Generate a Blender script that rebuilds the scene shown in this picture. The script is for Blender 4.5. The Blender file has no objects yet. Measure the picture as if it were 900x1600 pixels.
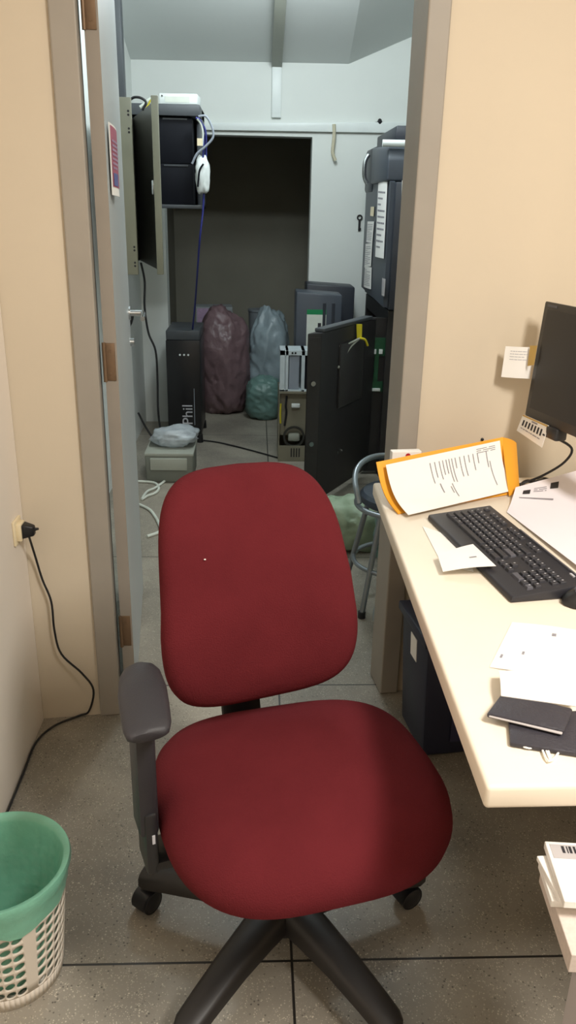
import bpy, bmesh, math, random
from mathutils import Vector, Matrix, noise
random.seed(7)
C = bpy.context.scene.collection
PI = math.pi
R = math.radians

# ------------------------------------------------------------------ camera
F_PX, CAM_Z = 1250.0, 1.45
_d = Vector((-70.0, 3300.0, F_PX)).normalized()          # world down, in camera axes (x right, y down, z forward)
_g = Vector((-50.0, -(_d.x * -50.0 + _d.z * F_PX) / _d.y, F_PX)).normalized()   # world +Y
_r = _d.cross(_g)                                        # world +X
CAM = Vector((0, 0, CAM_Z))
def ray(px, py):
    v = Vector((px - 450.0, py - 800.0, F_PX))
    return Vector((_r.dot(v), _g.dot(v), -_d.dot(v)))
def onz(px, py, z): r = ray(px, py); return CAM + r * ((z - CAM_Z) / r.z)
def ony(px, py, y): r = ray(px, py); return CAM + r * (y / r.y)
def onx(px, py, x): r = ray(px, py); return CAM + r * (x / r.x)
cd = bpy.data.cameras.new('camera'); cam = bpy.data.objects.new('camera', cd); C.objects.link(cam)
cd.sensor_fit = 'VERTICAL'; cd.sensor_height = 36; cd.lens = F_PX / 1600 * 36; cd.clip_start = .02
right = Vector((_r.x, _g.x, -_d.x)); down = Vector((_r.y, _g.y, -_d.y)); fwd = Vector((_r.z, _g.z, -_d.z))
m = Matrix.Identity(4)
for i in range(3):
    m[i][0], m[i][1], m[i][2], m[i][3] = right[i], -down[i], -fwd[i], CAM[i]
cam.matrix_world = m
bpy.context.scene.camera = cam

# ------------------------------------------------------------------ materials
def lin(h):
    h = h.lstrip('#'); o = []
    for i in (0, 2, 4):
        c = int(h[i:i + 2], 16) / 255
        o.append(c / 12.92 if c <= .04045 else ((c + .055) / 1.055) ** 2.4)
    return (*o, 1)
def mat(name, col, rough=.6, var=.06, scale=12, bump=0, bscale=60, metal=0, trans=0, spec=.5, sheen=0, alpha=1):
    M = bpy.data.materials.new(name); M.use_nodes = True; N = M.node_tree; L = N.links
    b = N.nodes['Principled BSDF']
    tc = N.nodes.new('ShaderNodeTexCoord')
    nz = N.nodes.new('ShaderNodeTexNoise'); nz.inputs['Scale'].default_value = scale; nz.inputs['Detail'].default_value = 5
    L.new(tc.outputs['Object'], nz.inputs['Vector'])
    mr = N.nodes.new('ShaderNodeMapRange'); mr.inputs[1].default_value = .25; mr.inputs[2].default_value = .75
    mr.inputs[3].default_value = 1 - var; mr.inputs[4].default_value = 1 + var
    L.new(nz.outputs['Fac'], mr.inputs[0])
    mx = N.nodes.new('ShaderNodeVectorMath'); mx.operation = 'SCALE'
    mx.inputs[0].default_value = lin(col)[:3]; L.new(mr.outputs[0], mx.inputs['Scale'])
    L.new(mx.outputs[0], b.inputs['Base Color'])
    b.inputs['Roughness'].default_value = rough; b.inputs['Metallic'].default_value = metal
    b.inputs['Specular IOR Level'].default_value = spec
    if trans: b.inputs['Transmission Weight'].default_value = trans
    if sheen: b.inputs['Sheen Weight'].default_value = sheen
    if alpha < 1: b.inputs['Alpha'].default_value = alpha
    if bump:
        n2 = N.nodes.new('ShaderNodeTexNoise'); n2.inputs['Scale'].default_value = bscale; n2.inputs['Detail'].default_value = 3
        L.new(tc.outputs['Object'], n2.inputs['Vector'])
        bp = N.nodes.new('ShaderNodeBump'); bp.inputs['Strength'].default_value = bump; bp.inputs['Distance'].default_value = .01
        L.new(n2.outputs['Fac'], bp.inputs['Height']); L.new(bp.outputs[0], b.inputs['Normal'])
    return M
def floor_mat():
    M = bpy.data.materials.new('terrazzo'); M.use_nodes = True; N = M.node_tree; L = N.links
    b = N.nodes['Principled BSDF']; b.inputs['Roughness'].default_value = .42
    tc = N.nodes.new('ShaderNodeTexCoord')
    def node(t, **k):
        n = N.nodes.new(t)
        for a, v in k.items(): setattr(n, a, v)
        return n
    def mixc(fac, a, bcol):
        n = node('ShaderNodeMix', data_type='RGBA'); L.new(fac, n.inputs[0])
        if isinstance(a, tuple): n.inputs[6].default_value = a
        else: L.new(a, n.inputs[6])
        if isinstance(bcol, tuple): n.inputs[7].default_value = bcol
        else: L.new(bcol, n.inputs[7])
        return n.outputs[2]
    nz = node('ShaderNodeTexNoise'); nz.inputs['Scale'].default_value = 3.2; nz.inputs['Detail'].default_value = 6
    L.new(tc.outputs['Object'], nz.inputs['Vector'])
    r0 = node('ShaderNodeMapRange'); r0.inputs[1].default_value = .35; r0.inputs[2].default_value = .65
    L.new(nz.outputs['Fac'], r0.inputs[0])
    col = mixc(r0.outputs[0], lin('#7a746a'), lin('#9b9487'))
    for sc, lo, hi, c in ((130, .0, .16, '#cfc5b2'), (95, .0, .14, '#35322d'), (210, .0, .18, '#d6ccb8')):
        v = node('ShaderNodeTexVoronoi'); v.inputs['Scale'].default_value = sc
        L.new(tc.outputs['Object'], v.inputs['Vector'])
        r = node('ShaderNodeMapRange'); r.inputs[1].default_value = lo + .06; r.inputs[2].default_value = hi + .12
        r.inputs[3].default_value = .95; r.inputs[4].default_value = 0
        L.new(v.outputs['Distance'], r.inputs[0])
        g = node('ShaderNodeTexNoise'); g.inputs['Scale'].default_value = sc * .23; L.new(tc.outputs['Object'], g.inputs['Vector'])
        gm = node('ShaderNodeMapRange'); gm.inputs[1].default_value = .42; gm.inputs[2].default_value = .56; L.new(g.outputs['Fac'], gm.inputs[0])
        mu = node('ShaderNodeMath', operation='MULTIPLY'); L.new(r.outputs[0], mu.inputs[0]); L.new(gm.outputs[0], mu.inputs[1])
        col = mixc(mu.outputs[0], col, lin(c))
    sp = node('ShaderNodeSeparateXYZ'); L.new(tc.outputs['Object'], sp.inputs[0])
    fac = None
    for ax, off in (('X', .082), ('Y', 1.213)):
        a = node('ShaderNodeMath', operation='SUBTRACT'); L.new(sp.outputs[ax], a.inputs[0]); a.inputs[1].default_value = off
        p = node('ShaderNodeMath', operation='PINGPONG'); L.new(a.outputs[0], p.inputs[0]); p.inputs[1].default_value = .511
        c = node('ShaderNodeMath', operation='LESS_THAN'); L.new(p.outputs[0], c.inputs[0]); c.inputs[1].default_value = .0027
        if fac is None: fac = c.outputs[0]
        else:
            mm = node('ShaderNodeMath', operation='MAXIMUM'); L.new(fac, mm.inputs[0]); L.new(c.outputs[0], mm.inputs[1]); fac = mm.outputs[0]
    col = mixc(fac, col, lin('#25221f'))
    L.new(col, b.inputs['Base Color'])
    return M
def seat_fabric():
    M = mat('red_fabric', '#5f2227', .95, .10, 9, bump=.3, bscale=420, spec=.06)
    return M
K = dict(
    floor=floor_mat(), wall=mat('beige_paint', '#d0c3ae', .75, .02, 3, bump=.05, bscale=25),
    wall_white=mat('white_panel', '#ece3d8', .5, .015, 2), inner_wall=mat('pale_grey_paint', '#d6dad6', .8, .025, 3, bump=.05, bscale=20),
    inner_ceiling=mat('ceiling_grey', '#d3d8d6', .85, .03, 2), ceil=mat('ceiling_white', '#e8e4dc', .9, .02, 2),
    alcove=mat('alcove_unlit_tone', '#8f8c7f', .9, .12, 2),  # wall colour toned down to stand in for the unlit alcove
    frame=mat('taupe_frame_paint', '#9b948a', .5, .06, 6), door=mat('grey_door_paint', '#b4b8b8', .45, .04, 3),
    dooredge=mat('taupe_door_edge', '#978f85', .55, .05, 8),
    hinge=mat('brown_hinge', '#7d6650', .45, .1, 30, metal=.4), chrome=mat('chrome', '#c9ccce', .22, .03, 20, metal=1),
    brushed=mat('grey_tube', '#8e9499', .35, .05, 20, metal=.8),
    fabric=seat_fabric(), bplastic=mat('black_plastic', '#26252a', .5, .06, 30, bump=.1, bscale=500),
    armp=mat('armrest_polyurethane', '#2e2d32', .55, .05, 30, bump=.1, bscale=400),
    dplastic=mat('dark_plastic', '#1c1c1f', .4, .05, 20), base=mat('chair_base_plastic', '#221f1e', .5, .05, 20),
    desk=mat('cream_laminate', '#ede2d0', .45, .025, 5), deskedge=mat('desk_edge_band', '#d3c3a6', .5, .03, 8),
    paper=mat('white_paper', '#f2f0ec', .8, .01, 5), paperlav=mat('lavender_paper', '#f1ecf4', .8, .01, 5),
    ink=mat('grey_print', '#918e95', .8, .2, 200), inkd=mat('dark_print', '#2c2a2f', .8, .1, 80),
    envelope=mat('yellow_envelope', '#f2a92c', .65, .04, 12), key=mat('key_plastic', '#34343a', .5, .04, 40), kb=mat('keyboard_plastic', '#2b2b31', .5, .05, 20),
    legend=mat('key_legend', '#b9b9bf', .6, .02, 5), keygrey=mat('grey_key_plastic', '#55555d', .5, .04, 40),
    monitor=mat('monitor_plastic', '#222224', .4, .04, 20), screen=mat('screen', '#252527', .4, .02, 4),
    tape=mat('masking_tape', '#c2a15a', .6, .06, 20), cable=mat('black_rubber', '#17171a', .5, .05, 20),
    binw=mat('white_bin_plastic', '#dcd3c6', .45, .03, 10), bag=mat('green_bag_film', '#7cb9a1', .3, .08, 14, bump=.25, bscale=30, alpha=.93),
    wallet=mat('black_leather', '#35333b', .5, .06, 40, bump=.2, bscale=180),
    rackbeige=mat('beige_steel', '#7b7a69', .5, .05, 12), rackdark=mat('smoked_panel', '#55544d', .4, .05, 6), rackblk=mat('black_steel', '#101219', .6, .06, 12, spec=.15),
    rackgrey=mat('grey_steel', '#43474b', .45, .05, 12), whitebox=mat('white_steel', '#d9dfdd', .45, .03, 12),
    blue=mat('blue_cable', '#2a2f78', .45, .05, 20), greycable=mat('grey_cable', '#8d949e', .5, .05, 20), whitecable=mat('white_cable', '#cdd2c8', .5, .05, 20),
    yellow=mat('yellow_plastic', '#cdbd1e', .5, .06, 20), bagclear=mat('clear_film', '#c9d2d8', .25, .1, 20, alpha=.6, bump=.4, bscale=40),
    ups=mat('ups_black', '#17171a', .35, .05, 12), putty=mat('putty_plastic', '#9da095', .55, .05, 10), darkputty=mat('dark_putty', '#6f7269', .6, .05, 10),
    pinkbag=mat('mauve_bag_film', '#745e62', .4, .14, 7, bump=.8, bscale=16), bluebag=mat('blue_bag_film', '#93a2a9', .4, .2, 6, bump=.5, bscale=16),
    greenbag=mat('teal_bag_film', '#66857f', .4, .2, 7, bump=.5, bscale=18), palebag=mat('pale_green_film', '#93a58c', .5, .25, 9, bump=.5, bscale=20),
    carton=mat('grey_carton', '#8c9294', .7, .06, 10), cup=mat('grey_cup', '#7b8186', .5, .05, 10),
    machine=mat('slate_enamel', '#414750', .42, .05, 8), machined=mat('dark_slate', '#2c3038', .45, .05, 8), safe=mat('safe_black', '#211f20', .5, .08, 8), safedge=mat('safe_edge', '#2f2d2d', .5, .08, 8),
    pcb=mat('green_circuit_board', '#174a2f', .4, .2, 60), green=mat('green_print', '#0f7c4a', .6, .04, 10), tan=mat('tan_steel', '#85806f', .45, .1, 9, metal=.2),
    tand=mat('dark_recess', '#2b2a25', .6, .08, 10), steelw=mat('zinc_white', '#ccd7dc', .35, .05, 20, metal=.2),
    navy=mat('navy_plastic', '#23263a', .45, .07, 8), vinyl=mat('navy_vinyl', '#3a4350', .42, .05, 12, bump=.1, bscale=90),
    pink=mat('pink_print', '#a8586e', .65, .08, 25), bluep=mat('blue_print', '#5a5f96', .65, .1, 30), red=mat('red_print', '#b4202b', .6, .05, 30),
    lavprint=mat('lavender_print', '#a990ac', .65, .15, 60), cream=mat('cream_outlet', '#e5d6b4', .5, .03, 10), rope=mat('beige_cord', '#bdb79f', .8, .08, 60),
    brown=mat('brown_wood', '#6a4f45', .6, .1, 20), booklet=mat('booklet_grey', '#b9b4b4', .6, .03, 8), sidepaper=mat('paper_edges', '#cfc3ba', .85, .08, 150),
    navyjeans=mat('violet_blue_panel', '#2f3050', .55, .06, 10),
)

# ------------------------------------------------------------------ mesh builder
class MB:
    def __init__(s): s.bm = bmesh.new(); s.idx = 0
    def _v(s, l): return [s.bm.verts.new(p) for p in l]
    def face(s, vs):
        try: f = s.bm.faces.new(vs); f.material_index = s.idx; return f
        except ValueError: return None
    def poly(s, pts): return s.face(s._v(pts))
    def hexa(s, b, t, bev=0, seg=2):
        """eight corners: bottom ring b, top ring t"""
        tmp = bmesh.new(); v = [tmp.verts.new(p) for p in list(b) + list(t)]
        for q in ((3, 2, 1, 0), (4, 5, 6, 7), (0, 1, 5, 4), (1, 2, 6, 5), (2, 3, 7, 6), (3, 0, 4, 7)): tmp.faces.new([v[i] for i in q])
        bmesh.ops.recalc_face_normals(tmp, faces=tmp.faces)
        if bev: bmesh.ops.bevel(tmp, geom=list(tmp.edges), offset=bev, segments=seg, profile=.5, affect='EDGES')
        s.merge(tmp); return s
    def merge(s, tmp):
        mp = {v: s.bm.verts.new(v.co) for v in tmp.verts}
        for f in tmp.faces: s.face([mp[v] for v in f.verts])
        tmp.free()
    def box(s, x0, x1, y0, y1, z0, z1, bev=0, seg=2, M=None):
        b = [(x0, y0, z0), (x1, y0, z0), (x1, y1, z0), (x0, y1, z0)]; t = [(p[0], p[1], z1) for p in b]
        if M: b = [M @ Vector(p) for p in b]; t = [M @ Vector(p) for p in t]
        return s.hexa(b, t, bev, seg)
    def prism(s, pts, z0, z1, bev=0, seg=2):
        tmp = bmesh.new(); n = len(pts)
        a = [tmp.verts.new((p[0], p[1], z0)) for p in pts]; b = [tmp.verts.new((p[0], p[1], z1)) for p in pts]
        tmp.faces.new(a[::-1]); tmp.faces.new(b)
        for i in range(n): tmp.faces.new((a[i], a[(i + 1) % n], b[(i + 1) % n], b[i]))
        bmesh.ops.recalc_face_normals(tmp, faces=tmp.faces)
        if bev: bmesh.ops.bevel(tmp, geom=list(tmp.edges), offset=bev, segments=seg, profile=.5, affect='EDGES')
        s.merge(tmp); return s
    def tube(s, pts, r, n=10, smooth=0):
        P = [Vector(p) for p in pts]
        if smooth: P = spline(P, smooth)
        rr = r if callable(r) else (lambda t: r)
        rings = []; up = None
        for i, p in enumerate(P):
            d = (P[min(i + 1, len(P) - 1)] - P[max(i - 1, 0)]).normalized()
            if up is None: up = d.orthogonal().normalized()
            up = (up - d * up.dot(d)).normalized(); sd = d.cross(up)
            q = rr(i / max(1, len(P) - 1))
            rings.append(s._v([p + (up * math.cos(2 * PI * k / n) + sd * math.sin(2 * PI * k / n)) * q for k in range(n)]))
        s.rings(rings); return s
    def rings(s, rings, cap=True, close=True):
        n = len(rings[0])
        for a, b in zip(rings, rings[1:]):
            for k in range(n if close else n - 1): s.face((a[k], a[(k + 1) % n], b[(k + 1) % n], b[k]))
        if cap: s.face(rings[0][::-1]); s.face(rings[-1])
    def lathe(s, prof, n=32, c=(0, 0, 0), cap=True, M=None):
        M = M or Matrix.Identity(4)
        rg = [s._v([M @ Vector((c[0] + r * math.cos(2 * PI * k / n), c[1] + r * math.sin(2 * PI * k / n), c[2] + z)) for k in range(n)]) for r, z in prof]
        s.rings(rg, cap); return s
    def cyl(s, p0, p1, r, n=16, r1=None):
        p0, p1 = Vector(p0), Vector(p1); d = (p1 - p0).normalized(); u = d.orthogonal().normalized(); w = d.cross(u); r1 = r if r1 is None else r1
        s.rings([s._v([p + (u * math.cos(2 * PI * k / n) + w * math.sin(2 * PI * k / n)) * q for k in range(n)]) for p, q in ((p0, r), (p1, r1))]); return s
    def build(s, name, m, parent=None, smooth=False, loc=None, rz=0, bev=0, extra=None, angle=40):
        bmesh.ops.recalc_face_normals(s.bm, faces=s.bm.faces)
        me = bpy.data.meshes.new(name)
        if smooth:
            for f in s.bm.faces: f.smooth = True
        s.bm.to_mesh(me); s.bm.free()
        for q in [m] + (extra or []): me.materials.append(q)
        o = bpy.data.objects.new(name, me); C.objects.link(o)
        if smooth: me.set_sharp_from_angle(angle=R(angle))
        if parent: o.parent = parent
        if loc is not None: o.location = loc
        o.rotation_euler.z = rz
        if bev:
            b = o.modifiers.new('bevel', 'BEVEL'); b.width = bev; b.segments = 2; b.limit_method = 'ANGLE'
        return o
def spline(P, k):
    out = []; n = len(P)
    for i in range(n - 1):
        p0, p1, p2, p3 = P[max(i - 1, 0)], P[i], P[i + 1], P[min(i + 2, n - 1)]
        for j in range(k):
            t = j / k
            out.append(.5 * ((2 * p1) + (p2 - p0) * t + (2 * p0 - 5 * p1 + 4 * p2 - p3) * t * t + (3 * p1 - p0 - 3 * p2 + p3) * t ** 3))
    out.append(P[-1]); return out
def thing(name, label, cat, loc=(0, 0, 0), rz=0, group=None):
    o = bpy.data.objects.new(name, None); C.objects.link(o); o.empty_display_size = .05
    o.location = loc; o.rotation_euler.z = rz; return tag(o, label, cat, group)
def tag(o, label, cat, group=None):
    o['label'] = label; o['category'] = cat
    if group: o['group'] = group
    return o
def struct(o): o['kind'] = 'structure'; return o
def lab(o, l): o['label'] = l; return o

# curved sheets: fn(u,v) -> point; u,v in 0..1
def quadfn(P, bulge=None):
    a, b, c, d = [Vector(p) for p in P]      # bottom-left, bottom-right, top-right, top-left
    n = (b - a).cross(d - a).normalized()
    def fn(u, v):
        p = a * (1 - u) * (1 - v) + b * u * (1 - v) + c * u * v + d * (1 - u) * v
        if bulge: p = p + n * bulge(u, v)
        return p
    return fn
def nrm(fn, u, v):
    e = .01; du = fn(min(u + e, 1), v) - fn(max(u - e, 0), v); dv = fn(u, min(v + e, 1)) - fn(u, max(v - e, 0))
    return du.cross(dv).normalized()
def sheet(mb, fn, nu=8, nv=8, th=.0012, org=Vector()):
    top = [[mb.bm.verts.new(fn(i / nu, j / nv) - org) for i in range(nu + 1)] for j in range(nv + 1)]
    bot = [[mb.bm.verts.new(fn(i / nu, j / nv) - nrm(fn, i / nu, j / nv) * th - org) for i in range(nu + 1)] for j in range(nv + 1)]
    for j in range(nv):
        for i in range(nu):
            mb.face((top[j][i], top[j][i + 1], top[j + 1][i + 1], top[j + 1][i])); mb.face((bot[j][i], bot[j + 1][i], bot[j + 1][i + 1], bot[j][i + 1]))
    for j in range(nv):
        mb.face((top[j][0], top[j + 1][0], bot[j + 1][0], bot[j][0])); mb.face((top[j][nu], bot[j][nu], bot[j + 1][nu], top[j + 1][nu]))
    for i in range(nu):
        mb.face((top[0][i], bot[0][i], bot[0][i + 1], top[0][i + 1])); mb.face((top[nv][i], top[nv][i + 1], bot[nv][i + 1], bot[nv][i]))
def marks(mb, fn, rects, org=Vector(), off=.0006):
    for u0, u1, v0, v1 in rects:
        k = max(1, int(abs(v1 - v0) * 10)); ku = max(1, int(abs(u1 - u0) * 10))
        g = [[mb.bm.verts.new(fn(u0 + (u1 - u0) * i / ku, v0 + (v1 - v0) * j / k) + nrm(fn, u0 + (u1 - u0) * i / ku, v0 + (v1 - v0) * j / k) * off - org) for i in range(ku + 1)] for j in range(k + 1)]
        for j in range(k):
            for i in range(ku): mb.face((g[j][i], g[j][i + 1], g[j + 1][i + 1], g[j + 1][i]))
def paper(name, label, cat, P, m='paper', bulge=None, th=.001, nu=8, nv=8, prints=(), group=None):
    fn = quadfn(P, bulge); org = fn(.5, .5)
    mb = MB(); sheet(mb, fn, nu, nv, th, org)
    o = mb.build(name, K[m], None, True, loc=org, angle=60); tag(o, label, cat, group)
    for nm, mk, rects in prints:
        q = MB(); marks(q, fn, rects, org); q.build(nm, K[mk], o)
    return o
def lines(n, u0, u1, v0, v1, ragged=.3, seed=1, h=.45):
    rd = random.Random(seed); out = []
    for i in range(n):
        v = v1 - (v1 - v0) * (i + .5) / n; hh = (v1 - v0) / n * h / 2
        u = u0
        while u < u1 - .02:
            w = min(rd.uniform(.04, .16), u1 - u); out.append((u, u + w, v - hh, v + hh)); u += w + .018
            if rd.random() < ragged * .3 and u > u0 + .4 * (u1 - u0): break
    return out

# ================================================================== SETTING
def slab(name, m, x0, x1, y0, y1, z0, z1):
    return struct(MB().box(x0, x1, y0, y1, z0, z1).build(name, K[m]))
slab('floor', 'floor', -2.2, 2.6, -1.8, 7.6, -.1, 0)
slab('wall_left', 'wall_white', -.73, -.63, -1.8, 2.055, 0, 2.75)
slab('wall_right', 'wall', 2.4, 2.5, -1.8, 2.5, 0, 2.75)
slab('wall_back', 'wall', -.73, 2.5, -1.8, -1.7, 0, 2.75)
struct(MB().prism([(-.9, -1.8), (2.5, -1.8), (2.5, 2.58), (-.9, 2.14)], 2.75, 2.85).build('ceiling', K['ceil']))
WA = math.atan(.13); WO = Vector((0, 2.14, 0))
def wallobj(name, m, s0, s1, t0, t1, z0, z1, bev=0):
    return struct(MB().box(s0, s1, t0, t1, z0, z1).build(name, K[m], None, loc=WO, rz=WA, bev=bev))
wallobj('wall_front_left', 'wall', -.75, -.468, 0, .10, 0, 2.75)
wallobj('wall_front_right', 'wall', .466, 2.46, 0, .10, 0, 2.75)
wallobj('wall_front_lintel', 'wall', -.468, .466, 0, .10, 2.13, 2.75)
wallobj('trim_1', 'frame', -.468, -.408, -.012, .112, 0, 2.13, .004)
wallobj('trim_2', 'frame', .408, .466, -.012, .112, 0, 2.13, .004)
wallobj('trim_3', 'frame', -.408, .408, -.012, .112, 2.07, 2.13, .004)
def wpt(s, t, z): return Vector((WO.x + s * math.cos(WA) - t * math.sin(WA), WO.y + s * math.sin(WA) + t * math.cos(WA), z))
# inner room
slab('wall_inner_left', 'inner_wall', -.90, -.78, 2.21, 5.65, 0, 3.2)
slab('wall_inner_right', 'inner_wall', 1.75, 1.85, 2.42, 5.65, 0, 3.2)
slab('wall_inner_back_left', 'inner_wall', -.90, -.60, 5.65, 5.79, 0, 3.2)
slab('wall_inner_back_right', 'inner_wall', .36, 1.85, 5.65, 5.79, 0, 3.2)
slab('wall_inner_back_top', 'inner_wall', -.60, .36, 5.65, 5.79, 1.885, 3.2)
# alcove beyond the opening
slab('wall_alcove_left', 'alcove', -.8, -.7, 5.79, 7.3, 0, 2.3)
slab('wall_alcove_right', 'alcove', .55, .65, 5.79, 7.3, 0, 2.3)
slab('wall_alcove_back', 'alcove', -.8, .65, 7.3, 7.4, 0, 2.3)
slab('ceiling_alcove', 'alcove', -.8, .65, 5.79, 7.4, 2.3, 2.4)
# sloping soffit of the inner room, rising towards the door, with a second plane to the right
mb = MB()
A = (-.78, 5.65, 2.295); B = (.575, 5.65, 2.305); A2 = (-.78, 4.2, 2.75); B2 = (.53, 4.2, 2.76); D = (1.75, 5.65, 2.79); D2 = (1.75, 4.2, 2.9)
A3 = (-.78, 2.2, 3.0); B3 = (.5, 2.3, 3.0); D3 = (1.75, 2.42, 3.0)
for q in ((A, B, B2, A2), (B, D, D2, B2), (A2, B2, B3, A3), (B2, D2, D3, B3)):
    lo = [Vector(p) for p in q]; mb.hexa(lo, [p + Vector((0, 0, .12)) for p in lo])
struct(mb.build('ceiling_inner', K['inner_ceiling']))

# open door leaf
door = struct(MB().prism([(-.367, 2.150), (-.3995, 2.148), (-.483, 2.93), (-.447, 2.933)], .008, 2.05, .002, 1).build('door_1', K['door']))
dq = Vector((-.447 + .367, .783, 0)).normalized(); dn = Vector((dq.y, -dq.x, 0))      # along the leaf, out of its visible face
mb = MB(); mb.hexa([(-.3665, 2.1492, .008), (-.4, 2.1472, .008), (-.4003, 2.1505, .008), (-.3668, 2.1525, .008)], [(-.3665, 2.1492, 2.05), (-.4, 2.1472, 2.05), (-.4003, 2.1505, 2.05), (-.3668, 2.1525, 2.05)])
mb.build('edge_strip', K['dooredge'], door)
for zc in (.25, 1.06, 1.88):
    mb = MB(); mb.box(-.400, -.371, 2.1450, 2.1488, zc - .05, zc + .05, .001)
    mb.cyl((-.399, 2.141, zc - .052), (-.399, 2.141, zc + .052), .005, 10)
    for dz in (-.03, .03): mb.cyl((-.384, 2.1455, zc + dz), (-.384, 2.1435, zc + dz), .004, 8)
    lab(mb.build('hinge', K['hinge'], door, True), 'brown butt hinge')
hz = 1.10; hp = Vector((-.367, 2.15, 0)) + dq * .725
mb = MB(); mb.cyl(hp + Vector((0, 0, hz)), hp + dn * .045 + Vector((0, 0, hz)), .011, 12)
mb.tube([hp + dn * .045 + Vector((0, 0, hz)), hp + dn * .052 - dq * .03 + Vector((0, 0, hz)), hp + dn * .05 - dq * .11 + Vector((0, 0, hz - .006))], .008, 10, 4)
mb.cyl(hp + Vector((0, 0, hz)), hp + dn * .006 + Vector((0, 0, hz)), .024, 16)
mb.cyl(hp + Vector((0, 0, hz - .10)), hp + dn * .014 + Vector((0, 0, hz - .10)), .014, 14)
mb.build('handle', K['chrome'], door, True)
# poster taped on the door leaf
def dpt(a, z, o=.002): return Vector((-.367, 2.15, 0)) + dq * a + dn * o + Vector((0, 0, z))
def door_px(px, py):
    r = ray(px, py); P0 = Vector((-.367, 2.15, 0)); t = (P0 - CAM).dot(dn) / r.dot(dn); return CAM + r * t
p1, p2 = door_px(166, 190), door_px(186, 310)
a0 = (p1 - dpt(0, 0, 0)).dot(dq); a1 = a0 + .17
fnp = [dpt(a0, p2.z + .005, .004), dpt(a1, p2.z, .012), dpt(a1, p1.z - .01, .012), dpt(a0, p1.z, .004)]
paper('poster', 'small pink poster with lavender lines and white border taped on the open grey door', 'poster', fnp, 'paper', lambda u, v: .006 * math.sin(u * PI) + .002, .0015, 6, 10,
      [('pink_panel', 'pink', [(.06, .84, .12, .97)]), ])
fn = quadfn(fnp, lambda u, v: .006 * math.sin(u * PI) + .0032); q = MB()
po = [o for o in C.objects if o.name == 'poster'][0]
marks(q, fn, lines(7, .12, .72, .36, .80, .3, 5, .5), po.location); q.build('text_lines', K['lavprint'], po)
q = MB(); marks(q, fn, [(.12, .48, .14, .32)], po.location); q.build('blue_panel', K['bluep'], po)

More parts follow.
